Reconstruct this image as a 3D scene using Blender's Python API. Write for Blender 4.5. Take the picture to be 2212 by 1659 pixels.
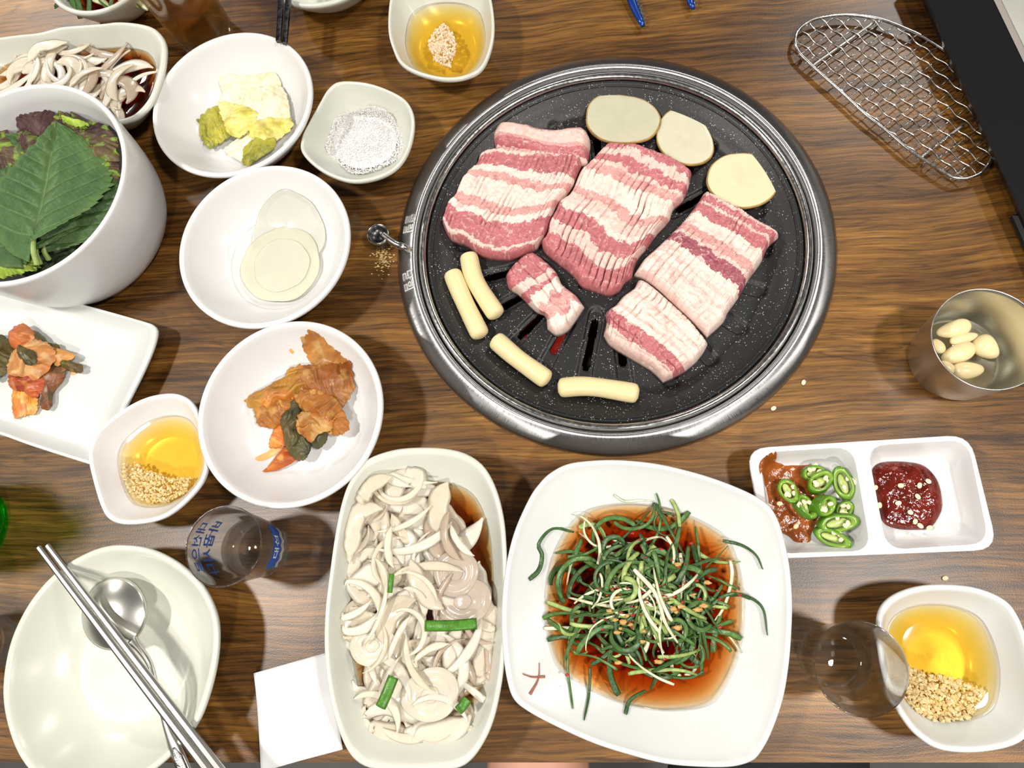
import bpy, math, random
import numpy as np
from mathutils import Matrix, Vector
for o in list(bpy.data.objects): bpy.data.objects.remove(o)
SC = bpy.context.scene
COL = SC.collection
PI = math.pi
rng = np.random.RandomState(7)

# ------------------------------------------------------------------ camera
F, CX, CY, CAMH = 1530.0, 1106.0, 829.5, 0.51
_n = np.array([(1273-CX)/F, (1240-CY)/F, 1.0]); _n /= np.linalg.norm(_n)
_X = np.array([-(_n[1]*(1647-CY)+_n[2]*F)/_n[0], 1647-CY, F]); _X = -_X/np.linalg.norm(_X)
RW = np.array([_X, np.cross(-_n, _X), -_n])          # camera (right, down, forward) -> world
cam = bpy.data.cameras.new('camera'); cam.sensor_width = 36.0; cam.lens = F*36.0/2212.0
cam.clip_start = 0.01
camo = bpy.data.objects.new('camera', cam); COL.objects.link(camo)
_m = Matrix([[RW[i][0], -RW[i][1], -RW[i][2], (0, 0, CAMH)[i]] for i in range(3)]+[[0, 0, 0, 1]])
camo.matrix_world = _m
SC.camera = camo

# ------------------------------------------------------------------ world and lamps
w = bpy.data.worlds.new('world'); SC.world = w; w.use_nodes = True
w.node_tree.nodes['Background'].inputs[0].default_value = (1.0, 0.97, 0.93, 1)
w.node_tree.nodes['Background'].inputs[1].default_value = 0.115
def overhead_lamp(x, y, power, size=0.16, z=1.6, col=(1, 0.95, 0.88)):
    l = bpy.data.lights.new('ceiling_or_added_lamp', 'AREA'); l.shape = 'DISK'; l.size = size
    l.energy = power; l.color = col
    o = bpy.data.objects.new('ceiling_or_added_lamp', l); COL.objects.link(o); o.location = (x, y, z)
overhead_lamp(-0.98, 0.06, 47)
overhead_lamp(0.76, -0.12, 38)
overhead_lamp(-1.75, 1.95, 44)
overhead_lamp(1.15, 1.75, 34)
overhead_lamp(0.06, -1.28, 46)
overhead_lamp(2.45, -0.12, 26)  # added unseen lamp, gives glossy things more highlights
overhead_lamp(-2.65, 0.06, 26)  # another lamp added out of view for extra highlights
overhead_lamp(-0.30, 3.20, 30)  # added far lamp, unseen, also only for highlights
SC.view_settings.view_transform = 'Standard'; SC.view_settings.look = 'None'
SC.view_settings.gamma = 1.0; SC.view_settings.use_curve_mapping = False
SC.view_settings.exposure = -0.92

# ------------------------------------------------------------------ maths helpers
def P(u, v, z=0.0):
    """point of the photographed place at height z above the table that is seen at (u, v)"""
    d = RW @ np.array([(u-CX)/F, (v-CY)/F, 1.0]); t = (z-CAMH)/d[2]
    return np.array([d[0]*t, d[1]*t, z])
def PP(pts, z=0.0):
    return np.array([P(p[0], p[1], p[2] if len(p) > 2 else z) for p in pts])
_perm = np.random.RandomState(3).permutation(4096)
def _h(i, j, k):
    return _perm[(_perm[(_perm[i & 4095]+j) & 4095]+k) & 4095]/4095.0
def nz(x, y, z=0.0):
    """smooth value noise in -1..1"""
    x, y, z = np.broadcast_arrays(np.asarray(x, float), np.asarray(y, float), np.asarray(z, float))
    xi, yi, zi = np.floor(x).astype(int), np.floor(y).astype(int), np.floor(z).astype(int)
    fx, fy, fz = x-xi, y-yi, z-zi
    fx, fy, fz = [t*t*(3-2*t) for t in (fx, fy, fz)]
    r = 0
    for a in (0, 1):
        for b in (0, 1):
            for c in (0, 1):
                r = r+_h(xi+a, yi+b, zi+c)*(fx if a else 1-fx)*(fy if b else 1-fy)*(fz if c else 1-fz)
    return r*2-1
def fbm(x, y, z=0.0, o=4):
    r, a = 0, 1.0
    for i in range(o):
        r = r+a*nz(x*2**i+17.3*i, y*2**i-9.1*i, z*2**i if not np.isscalar(z) else z+i*5.7); a *= 0.5
    return r/1.875
def ridged(x, y, z=0.0, o=3):
    r, a = 0, 1.0
    for i in range(o):
        r = r+a*(1-np.abs(nz(x*2**i+11.7*i, y*2**i+3.3*i, z+i*2.1))*2); a *= 0.5
    return r/1.75
def smooth_closed(pts, n=160):
    """closed Catmull-Rom through pts, resampled evenly"""
    p = np.asarray(pts, float); m = len(p); out = []
    for i in range(m):
        a, b, c, d = p[(i-1) % m], p[i], p[(i+1) % m], p[(i+2) % m]
        for t in np.linspace(0, 1, 12, endpoint=False):
            out.append(0.5*((2*b)+(c-a)*t+(2*a-5*b+4*c-d)*t*t+(3*b-a-3*c+d)*t**3))
    return resample(np.array(out+[out[0]]), n+1)[:-1]
def smooth_open(pts, n=40):
    p = np.asarray(pts, float)
    p = np.vstack([2*p[0]-p[1], p, 2*p[-1]-p[-2]]); out = []
    for i in range(1, len(p)-2):
        a, b, c, d = p[i-1], p[i], p[i+1], p[i+2]
        for t in np.linspace(0, 1, 10, endpoint=False):
            out.append(0.5*((2*b)+(c-a)*t+(2*a-5*b+4*c-d)*t*t+(3*b-a-3*c+d)*t**3))
    out.append(p[-2])
    return resample(np.array(out), n)
def resample(p, n):
    s = np.r_[0, np.cumsum(np.linalg.norm(np.diff(p, axis=0), axis=1))]
    t = np.linspace(0, s[-1], n)
    return np.stack([np.interp(t, s, p[:, k]) for k in range(p.shape[1])], 1)
def by_angle(poly, n=160):
    """closed 2-D outline -> n points at even angles about its centre"""
    c = poly.mean(0); d = poly-c
    a = np.unwrap(np.arctan2(d[:, 1], d[:, 0]))
    if a[-1] < a[0]: d = d[::-1]; a = np.unwrap(np.arctan2(d[:, 1], d[:, 0]))
    r = np.linalg.norm(d, axis=1)
    o = np.argsort(np.mod(a, 2*PI)); am = np.mod(a, 2*PI)[o]; r = r[o]
    am = np.r_[am[-1]-2*PI, am, am[0]+2*PI]; r = np.r_[r[-1], r, r[0]]
    t = np.linspace(0, 2*PI, n, endpoint=False); rr = np.interp(t, am, r)
    return c, np.stack([rr*np.cos(t), rr*np.sin(t)], 1)
def inside(poly, p):
    x, y = p; c = False; n = len(poly)
    for i in range(n):
        a, b = poly[i], poly[i-1]
        if (a[1] > y) != (b[1] > y) and x < (b[0]-a[0])*(y-a[1])/(b[1]-a[1])+a[0]: c = not c
    return c

# ------------------------------------------------------------------ object helpers
def wloc(o):
    l = Vector((0, 0, 0))
    while o: l = l+o.location; o = o.parent
    return np.array(l)
def tag(o, label=None, cat=None, group=None, kind=None):
    if label: o['label'] = label
    if cat: o['category'] = cat
    if group: o['group'] = group
    if kind: o['kind'] = kind
    return o
def thing(name, label, cat, loc, group=None):
    o = bpy.data.objects.new(name, None); COL.objects.link(o); o.location = [float(x) for x in loc]
    o.empty_display_size = 0.01
    return tag(o, label, cat, group)
def add(name, V, Fc, mat, parent=None, smooth=True, col=None, solid=None, uv=None):
    V = np.asarray(V, float)
    org = np.array([(V[:, 0].min()+V[:, 0].max())/2, (V[:, 1].min()+V[:, 1].max())/2, V[:, 2].min()])
    pl = wloc(parent) if parent else np.zeros(3)
    me = bpy.data.meshes.new(name)
    me.from_pydata((V-org).tolist(), [], [tuple(int(i) for i in f) for f in Fc])
    if smooth: me.polygons.foreach_set('use_smooth', [True]*len(me.polygons))
    if col is not None:
        ca = me.color_attributes.new('Col', 'FLOAT_COLOR', 'POINT')
        c = np.ones((len(V), 4)); c[:, :3] = np.clip(col, 0, 1)
        ca.data.foreach_set('color', c.ravel())
    me.update()
    o = bpy.data.objects.new(name, me); COL.objects.link(o)
    o.location = [float(x) for x in (org-pl)]
    if parent: o.parent = parent
    if mat: me.materials.append(mat)
    if solid:
        m = o.modifiers.new('thickness', 'SOLIDIFY'); m.thickness = solid; m.offset = -1
    return o
def grid_faces(nr, nc, wrap=False, off=0):
    f = []
    for i in range(nr-1):
        for j in range(nc if wrap else nc-1):
            k = (j+1) % nc
            f.append((off+i*nc+j, off+i*nc+k, off+(i+1)*nc+k, off+(i+1)*nc+j))
    return f
class MB:
    """collects pieces that belong to one part"""
    def __init__(s): s.v = []; s.f = []; s.c = []; s.n = 0
    def put(s, V, Fc, c=None):
        V = np.asarray(V, float); s.v.append(V); s.f += [tuple(i+s.n for i in f) for f in Fc]
        if c is not None: s.c.append(np.broadcast_to(np.asarray(c, float), (len(V), 3)))
        s.n += len(V); return s
    def build(s, name, mat, parent=None, smooth=True, solid=None):
        return add(name, np.vstack(s.v), s.f, mat, parent, smooth, np.vstack(s.c) if s.c else None, solid)
def loft(rings, cap0=False, cap1=False):
    n = len(rings[0]); V = np.vstack(rings); f = grid_faces(len(rings), n, True)
    if cap0: f.append(tuple(range(n))[::-1])
    if cap1: f.append(tuple(range((len(rings)-1)*n, len(rings)*n)))
    return V, f
def lathe(prof, c, n=64, cap0=True, cap1=True):
    t = np.linspace(0, 2*PI, n, endpoint=False)
    rings = [np.stack([c[0]+r*np.cos(t), c[1]+r*np.sin(t), np.full(n, c[2]+z)], 1) for r, z in prof]
    return loft(rings, cap0, cap1)
def tube(path, r, n=8, cap=True):
    path = np.asarray(path, float); r = np.broadcast_to(r, (len(path),))
    t = np.gradient(path, axis=0); t /= np.linalg.norm(t, axis=1)[:, None]+1e-12
    up = np.array([0, 0, 1.0]) if abs(t[0][2]) < 0.9 else np.array([1.0, 0, 0])
    rings = []
    for p, d, rr in zip(path, t, r):
        a = np.cross(d, up); a /= np.linalg.norm(a)+1e-12; b = np.cross(a, d); up = b
        th = np.linspace(0, 2*PI, n, endpoint=False)
        rings.append(p+rr*(np.outer(np.cos(th), a)+np.outer(np.sin(th), b)))
    return loft(rings, cap, cap)
def ribbon(path, width, thick, tw=0.0):
    """strip with a lens section; tw is the roll about its length"""
    path = np.asarray(path, float); n = len(path)
    width = np.broadcast_to(width, (n,)); tw = np.broadcast_to(tw, (n,))
    t = np.gradient(path, axis=0); t /= np.linalg.norm(t, axis=1)[:, None]+1e-12
    rings = []
    for p, d, ww, a in zip(path, t, width, tw):
        s = np.cross(d, [0, 0, 1.0]); s /= np.linalg.norm(s)+1e-9; u = np.cross(s, d)
        s2 = s*math.cos(a)+u*math.sin(a); u2 = u*math.cos(a)-s*math.sin(a)
        rings.append(np.array([p+s2*ww*x+u2*thick*y for x, y in
                               ((.5, 0), (.3, .5), (0, .6), (-.3, .5), (-.5, 0), (-.3, -.5), (0, -.5), (.3, -.5))]))
    return loft(rings, True, True)
def box(c, sx, sy, sz, rot=0.0, bev=0.0):
    """box standing on c (centre of its underside), edges bevelled when bev is set"""
    V = []; b = bev
    lay = [(0, b), (b, 0), (sz-b, 0), (sz, b)] if b else [(0, 0), (sz, 0)]
    for z, i in lay:
        q = [(-sx/2+i, -sy/2+i), (sx/2-i, -sy/2+i), (sx/2-i, sy/2-i), (-sx/2+i, sy/2-i)]
        for x, y in q:
            V.append((c[0]+x*math.cos(rot)-y*math.sin(rot), c[1]+x*math.sin(rot)+y*math.cos(rot), c[2]+z))
    f = grid_faces(len(lay), 4, True)+[(3, 2, 1, 0), tuple(range(len(lay)*4-4, len(lay)*4))]
    return np.array(V), f

# ------------------------------------------------------------------ materials
def mat(name, col=(.8, .8, .8), rough=.5, metal=0.0, trans=0.0, ior=1.45, spec=.5, coat=0.0, sss=0.0, vcol=False,
        bump=None, var=None, speck=None, emit=None, sssr=(1, .4, .25), sscale=.004):
    """bump=(scale, strength); var=(scale, amount); speck=(scale, threshold, colour)"""
    m = bpy.data.materials.new(name); m.use_nodes = True; nt = m.node_tree; N = nt.nodes; L = nt.links
    b = N['Principled BSDF']; b.inputs['Base Color'].default_value = (*col, 1); b.inputs['Roughness'].default_value = rough
    b.inputs['Metallic'].default_value = metal; b.inputs['Transmission Weight'].default_value = trans
    b.inputs['IOR'].default_value = ior; b.inputs['Specular IOR Level'].default_value = spec
    b.inputs['Coat Weight'].default_value = coat; b.inputs['Coat Roughness'].default_value = .08
    if sss:
        b.inputs['Subsurface Weight'].default_value = sss; b.inputs['Subsurface Radius'].default_value = sssr
        b.inputs['Subsurface Scale'].default_value = sscale
    tc = N.new('ShaderNodeTexCoord'); src = None
    if vcol:
        a = N.new('ShaderNodeVertexColor'); a.layer_name = 'Col'; src = a.outputs[0]
    if var:
        t = N.new('ShaderNodeTexNoise'); t.inputs['Scale'].default_value = var[0]; t.inputs['Detail'].default_value = 5
        L.new(tc.outputs['Object'], t.inputs['Vector'])
        mr = N.new('ShaderNodeMapRange'); mr.inputs[1].default_value = .3; mr.inputs[2].default_value = .7
        mr.inputs[3].default_value = 1-var[1]; mr.inputs[4].default_value = 1+var[1]
        L.new(t.outputs[0], mr.inputs[0])
        mx = N.new('ShaderNodeMix'); mx.data_type = 'RGBA'; mx.blend_type = 'MULTIPLY'; mx.inputs[0].default_value = 1
        if src: L.new(src, mx.inputs[6])
        else: mx.inputs[6].default_value = (*col, 1)
        L.new(mr.outputs[0], mx.inputs[7]); src = mx.outputs[2]
    if speck:
        v = N.new('ShaderNodeTexVoronoi'); v.inputs['Scale'].default_value = speck[0]
        L.new(tc.outputs['Object'], v.inputs['Vector'])
        nn = N.new('ShaderNodeTexNoise'); nn.inputs['Scale'].default_value = speck[0]*.25; L.new(tc.outputs['Object'], nn.inputs['Vector'])
        ad = N.new('ShaderNodeMath'); ad.operation = 'MULTIPLY_ADD'; ad.inputs[1].default_value = -.55; ad.inputs[2].default_value = speck[1]+.28
        L.new(nn.outputs[0], ad.inputs[0])
        lt = N.new('ShaderNodeMath'); lt.operation = 'LESS_THAN'; L.new(v.outputs['Distance'], lt.inputs[0]); L.new(ad.outputs[0], lt.inputs[1])
        mx = N.new('ShaderNodeMix'); mx.data_type = 'RGBA'
        L.new(lt.outputs[0], mx.inputs[0])
        if src: L.new(src, mx.inputs[6])
        else: mx.inputs[6].default_value = (*col, 1)
        mx.inputs[7].default_value = (*speck[2], 1); src = mx.outputs[2]
    if src: L.new(src, b.inputs['Base Color'])
    if bump:
        t = N.new('ShaderNodeTexNoise'); t.inputs['Scale'].default_value = bump[0]; t.inputs['Detail'].default_value = 4
        L.new(tc.outputs['Object'], t.inputs['Vector'])
        bp = N.new('ShaderNodeBump'); bp.inputs['Strength'].default_value = bump[1]; bp.inputs['Distance'].default_value = .001
        L.new(t.outputs[0], bp.inputs['Height']); L.new(bp.outputs[0], b.inputs['Normal'])
    if emit:
        b.inputs['Emission Color'].default_value = (*emit[0], 1); b.inputs['Emission Strength'].default_value = emit[1]
    return m
def liquid_mat(name, absorb, density, tint=(1, 1, 1), scatter=None):
    """clear liquid: light passes the surface, is absorbed by depth; sheen by Fresnel"""
    m = bpy.data.materials.new(name); m.use_nodes = True; nt = m.node_tree; N = nt.nodes; L = nt.links
    N.remove(N['Principled BSDF']); out = N['Material Output']
    tr = N.new('ShaderNodeBsdfTransparent'); tr.inputs[0].default_value = (*tint, 1)
    gl = N.new('ShaderNodeBsdfGlossy'); gl.inputs['Roughness'].default_value = .03
    fr = N.new('ShaderNodeFresnel'); fr.inputs[0].default_value = 1.4
    ge = N.new('ShaderNodeNewGeometry'); fk = N.new('ShaderNodeMath'); fk.operation = 'SUBTRACT'; fk.use_clamp = True; L.new(fr.outputs[0], fk.inputs[0]); L.new(ge.outputs['Backfacing'], fk.inputs[1])
    mx = N.new('ShaderNodeMixShader'); L.new(fk.outputs[0], mx.inputs[0]); L.new(tr.outputs[0], mx.inputs[1]); L.new(gl.outputs[0], mx.inputs[2])
    L.new(mx.outputs[0], out.inputs['Surface'])
    va = N.new('ShaderNodeVolumeAbsorption'); va.inputs[0].default_value = (*absorb, 1); va.inputs[1].default_value = density
    L.new(va.outputs[0], out.inputs['Volume'])
    return m
def wood_mat():
    m = bpy.data.materials.new('walnut_laminate'); m.use_nodes = True; nt = m.node_tree; N = nt.nodes; L = nt.links
    b = N['Principled BSDF']; tc = N.new('ShaderNodeTexCoord')
    def noise(sx, sy, detail, rough=.55, off=0.0, dist=0.0):
        mp = N.new('ShaderNodeMapping'); mp.inputs['Scale'].default_value = (sx, sy, 1); mp.inputs['Location'].default_value = (off, off*.7, 0)
        mp.inputs['Rotation'].default_value = (0, 0, .03)
        L.new(warp.outputs[0], mp.inputs[0])
        t = N.new('ShaderNodeTexNoise'); t.inputs['Scale'].default_value = 1; t.inputs['Detail'].default_value = detail
        t.inputs['Roughness'].default_value = rough; t.inputs['Distortion'].default_value = dist
        L.new(mp.outputs[0], t.inputs['Vector']); return t.outputs[0]
    # slow sideways wander of the grain
    wn = N.new('ShaderNodeTexNoise'); wn.inputs['Scale'].default_value = 7; wn.inputs['Detail'].default_value = 2
    L.new(tc.outputs['Object'], wn.inputs['Vector'])
    sub = N.new('ShaderNodeVectorMath'); sub.operation = 'SUBTRACT'; sub.inputs[1].default_value = (.5, .5, .5); L.new(wn.outputs['Color'], sub.inputs[0])
    scl = N.new('ShaderNodeVectorMath'); scl.operation = 'MULTIPLY'; scl.inputs[1].default_value = (0, .022, 0); L.new(sub.outputs[0], scl.inputs[0])
    warp = N.new('ShaderNodeVectorMath'); warp.operation = 'ADD'; L.new(tc.outputs['Object'], warp.inputs[0]); L.new(scl.outputs[0], warp.inputs[1])
    broad = noise(1.6, 13, 4, .55, 1.3, .5); fine = noise(11, 260, 6, .7, 4.2, .3); streak = noise(5, 60, 6, .65, 9.1, .6); pore = noise(28, 560, 3, .6, 2.2)
    def mth(op, a, bb):
        q = N.new('ShaderNodeMath'); q.operation = op
        for i, x in enumerate((a, bb)):
            if isinstance(x, (int, float)): q.inputs[i].default_value = x
            else: L.new(x, q.inputs[i])
        return q.outputs[0]
    mixv = mth('ADD', mth('MULTIPLY', broad, .36), mth('ADD', mth('MULTIPLY', fine, .38), mth('MULTIPLY', streak, .26)))
    cr = N.new('ShaderNodeValToRGB'); e = cr.color_ramp.elements
    e[0].position = .33; e[0].color = (.016, .0062, .0018, 1); e[1].position = .66; e[1].color = (.43, .220, .050, 1)
    for p, c in ((.42, (.050, .0195, .0040, 1)), (.49, (.122, .0515, .0090, 1)), (.57, (.230, .105, .0195, 1))):
        x = e.new(p); x.color = c
    L.new(mixv, cr.inputs[0])
    # thin dark veins
    vein = noise(3.2, 46, 4, .5, 21.0, 1.2)
    vr = N.new('ShaderNodeMapRange'); vr.inputs[1].default_value = .0; vr.inputs[2].default_value = .022; vr.inputs[3].default_value = .42; vr.inputs[4].default_value = 1
    L.new(mth('ABSOLUTE', mth('SUBTRACT', vein, .5), 0), vr.inputs[0])
    mx = N.new('ShaderNodeMix'); mx.data_type = 'RGBA'; mx.blend_type = 'MULTIPLY'; mx.inputs[0].default_value = .75
    L.new(cr.outputs[0], mx.inputs[6]); L.new(vr.outputs[0], mx.inputs[7])
    pr = N.new('ShaderNodeMapRange'); pr.inputs[1].default_value = .35; pr.inputs[2].default_value = .5; pr.inputs[3].default_value = .52; pr.inputs[4].default_value = 1.06
    L.new(pore, pr.inputs[0])
    mx2 = N.new('ShaderNodeMix'); mx2.data_type = 'RGBA'; mx2.blend_type = 'MULTIPLY'; mx2.inputs[0].default_value = 1
    L.new(mx.outputs[2], mx2.inputs[6]); L.new(pr.outputs[0], mx2.inputs[7])
    L.new(mx2.outputs[2], b.inputs['Base Color'])
    b.inputs['Roughness'].default_value = .36; b.inputs['Specular IOR Level'].default_value = .52
    gn = N.new('ShaderNodeTexNoise'); gn.inputs['Scale'].default_value = 1000; gn.inputs['Detail'].default_value = 2; L.new(tc.outputs['Object'], gn.inputs['Vector'])
    bp = N.new('ShaderNodeBump'); bp.inputs['Strength'].default_value = .2; bp.inputs['Distance'].default_value = .0003
    L.new(mth('ADD', gn.outputs[0], mth('MULTIPLY', pore, .6)), bp.inputs['Height']); L.new(bp.outputs[0], b.inputs['Normal'])
    return m
def steel_mat(name, col=(.62, .62, .62), rough=.25, brush=None, centre=(0, 0)):
    """brush: radial brushing about centre (object space)"""
    m = mat(name, col, rough, 1.0); nt = m.node_tree; N = nt.nodes; L = nt.links; b = N['Principled BSDF']
    tc = N.new('ShaderNodeTexCoord')
    t = N.new('ShaderNodeTexNoise'); t.inputs['Detail'].default_value = 4
    if brush:
        sp = N.new('ShaderNodeSeparateXYZ'); L.new(tc.outputs['Object'], sp.inputs[0])
        at = N.new('ShaderNodeMath'); at.operation = 'ARCTAN2'; L.new(sp.outputs[1], at.inputs[0]); L.new(sp.outputs[0], at.inputs[1])
        cb = N.new('ShaderNodeCombineXYZ'); L.new(at.outputs[0], cb.inputs[0]); L.new(sp.outputs[2], cb.inputs[1])
        t.inputs['Scale'].default_value = brush; L.new(cb.outputs[0], t.inputs['Vector'])
    else:
        t.inputs['Scale'].default_value = 350; L.new(tc.outputs['Object'], t.inputs['Vector'])
    mr = N.new('ShaderNodeMapRange'); mr.inputs[1].default_value = .3; mr.inputs[2].default_value = .7
    mr.inputs[3].default_value = rough*.75; mr.inputs[4].default_value = rough*1.35
    L.new(t.outputs[0], mr.inputs[0]); L.new(mr.outputs[0], b.inputs['Roughness'])
    if brush:
        tg = N.new('ShaderNodeTangent'); tg.direction_type = 'RADIAL'; tg.axis = 'Z'; L.new(tg.outputs[0], b.inputs['Tangent']); b.inputs['Anisotropic'].default_value = .9
    bp = N.new('ShaderNodeBump'); bp.inputs['Strength'].default_value = .05 if brush else .012; bp.inputs['Distance'].default_value = .0005
    L.new(t.outputs[0], bp.inputs['Height']); L.new(bp.outputs[0], b.inputs['Normal'])
    return m
M = {}
M['wood'] = wood_mat()
M['edge'] = mat('table_edge_band', (.30, .15, .06), .4, var=(40, .2))
M['white'] = mat('white_melamine', (.725, .72, .72), .22, var=(30, .015))
M['ivory'] = mat('off_white_melamine', (.62, .63, .565), .24, var=(30, .02))
M['cool'] = mat('cool_white_melamine', (.66, .68, .665), .24, var=(30, .02))
M['steel'] = steel_mat('polished_steel', (.66, .65, .63), .2)
M['cutlery'] = mat('satin_steel', (.66, .65, .61), .30, metal=1)
M['bright'] = mat('lettering_highlight_steel', (.90, .89, .87), .48, metal=1)  # paler than the rim: bright letter edges put into the colour
M['ring'] = steel_mat('radially_brushed_steel', (.52, .52, .53), .33, brush=420)
M['dark_steel'] = steel_mat('heat_darkened_steel', (.12, .12, .125), .3)
M['pan'] = mat('speckled_black_pan_coating', (.0075, .0075, .008), .46, spec=.6, speck=(520, .135, (.36, .36, .35)), bump=(500, .15))
M['soot'] = mat('sooty_firepot', (.012, .010, .010), .8)
M['coal'] = mat('charcoal', (.02, .018, .018), .9, bump=(160, .8))
M['ember'] = mat('glowing_ember', (.05, .01, .01), .9, emit=((1, .05, .03), .35), bump=(160, .8))
def glass_mat(name, tint, clear=.55, ior=1.47):
    """glass that lets part of the lamp light straight through"""
    m = mat(name, tint, .0, trans=1.0, ior=ior); N = m.node_tree.nodes; L = m.node_tree.links
    tr = N.new('ShaderNodeBsdfTransparent'); tr.inputs[0].default_value = (*tint, 1); mx = N.new('ShaderNodeMixShader'); mx.inputs[0].default_value = clear
    L.new(N['Principled BSDF'].outputs[0], mx.inputs[1]); L.new(tr.outputs[0], mx.inputs[2]); L.new(mx.outputs[0], N['Material Output'].inputs['Surface'])
    return m
M['glass'] = glass_mat('clear_glass', (.97, .98, .97), .22)
M['tumbler'] = glass_mat('tumbler_glass', (.99, .99, .98), .5)
M['green_glass'] = glass_mat('green_bottle_glass', (.22, .93, .16), .45)
M['blue_print'] = mat('blue_print', (.025, .11, .48), .5)
M['white_print'] = mat('white_print', (.8, .82, .85), .5)
M['black_plastic'] = mat('black_plastic', (.008, .008, .009), .3)
M['grey_trim'] = mat('grey_trim', (.30, .27, .25), .5)
M['screen'] = mat('grey_screen', (.40, .40, .36), .25, var=(9, .25))
M['blue_reflection'] = mat('steel_with_blue_reflection', (.02, .07, .36), .25, metal=.6)  # plain steel whose blue reflection is put into the base colour
M['black_metal'] = steel_mat('dark_chopstick_steel', (.10, .10, .11), .25)
M['paper'] = mat('white_paper', (.74, .74, .755), .85)
M['oil'] = liquid_mat('sesame_oil', (.98, .83, .12), 112)
M['soy'] = liquid_mat('soy_dressing', (.90, .56, .05), 380)
M['soy_pale'] = liquid_mat('thin_soy_brine', (.83, .56, .12), 300)
M['brine'] = liquid_mat('clear_brine', (.97, .95, .80), 25)
M['beer'] = liquid_mat('lager', (.985, .74, .03), 40)
M['water'] = glass_mat('clear_liquor', (.98, .98, .97), .6, 1.34)
M['salt'] = mat('coarse_salt', (.78, .77, .77), .5)
M['garlic_bit'] = mat('minced_garlic', (.74, .55, .28), .35, sss=.25, sssr=(1, .7, .4))
M['garlic_bit_pale'] = mat('pale_minced_garlic', (.80, .62, .44), .35, sss=.25, sssr=(1, .7, .4))
M['clove'] = mat('peeled_garlic', (.80, .67, .38), .3, sss=.25, sssr=(1, .7, .4), var=(60, .05))
M['meat'] = mat('raw_pork', vcol=True, rough=.33, sss=.12, sssr=(1, .35, .25), sscale=.003, bump=(420, .35), var=(260, .10))
M['ricecake'] = mat('rice_cake', (.76, .64, .36), .38, sss=.2, sssr=(1, .8, .5), var=(50, .03))
M['potato'] = mat('raw_potato', vcol=True, rough=.3, sss=.1, bump=(200, .1))
M['potato_skin'] = mat('potato_skin', (.36, .22, .07), .7, var=(120, .4))
M['onion'] = mat('raw_onion', vcol=True, rough=.18, sss=.25, sssr=(1, .85, .65), sscale=.006, trans=.15, ior=1.36, bump=(300, .1))
_m = M['onion']; _N = _m.node_tree.nodes; _L = _m.node_tree.links
_t = _N.new('ShaderNodeBsdfTranslucent'); _x = _N.new('ShaderNodeMixShader'); _x.inputs[0].default_value = .30; _v = _N.new('ShaderNodeVertexColor'); _v.layer_name = 'Col'
_L.new(_v.outputs[0], _t.inputs[0]); _L.new(_N['Principled BSDF'].outputs[0], _x.inputs[1]); _L.new(_t.outputs[0], _x.inputs[2]); _L.new(_x.outputs[0], _N['Material Output'].inputs['Surface'])
M['scallion'] = mat('scallion', vcol=True, rough=.34, var=(260, .28), bump=(500, .3))
M['veg'] = mat('wet_vegetable', vcol=True, rough=.38, spec=.4, var=(160, .14))
M['leaf'] = mat('leaf', vcol=True, rough=.5, spec=.35, var=(120, .14), bump=(420, .35))
M['radish'] = mat('pickled_radish', vcol=True, rough=.12, trans=.45, ior=1.36)
M['paste'] = mat('brown_soybean_paste', (.30, .075, .012), .22, var=(120, .25), bump=(220, .8), spec=.7)
M['chili_paste'] = mat('red_chili_paste', (.115, .010, .005), .14, var=(150, .45), bump=(170, 1.0), spec=.8)
M['seed'] = mat('pale_seed', (.87, .76, .48), .4)
M['chili'] = mat('green_chili', vcol=True, rough=.18, spec=.6)
M['flake'] = mat('red_chili_flake', (.36, .015, .01), .35)
M['floor'] = mat('grey_floor', (.10, .095, .09), .6, var=(6, .3))
M['skin'] = mat('skin', (.62, .33, .23), .5, sss=.15)
M['cloth'] = mat('dark_cloth', (.012, .013, .018), .9, bump=(300, .5))
M['crumb'] = mat('crumbs', (.75, .55, .25), .6)
M['tan_garlic'] = mat('dressed_garlic', (.52, .30, .085), .3)
M['stain'] = mat('chili_oil_stain', (.80, .42, .16), .2)

# ------------------------------------------------------------------ setting: floor and table
fl, ff = box((0, .3, -.78), 5, 5, .03)
tag(add('floor', fl, ff, M['floor'], smooth=False), kind='structure')

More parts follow.
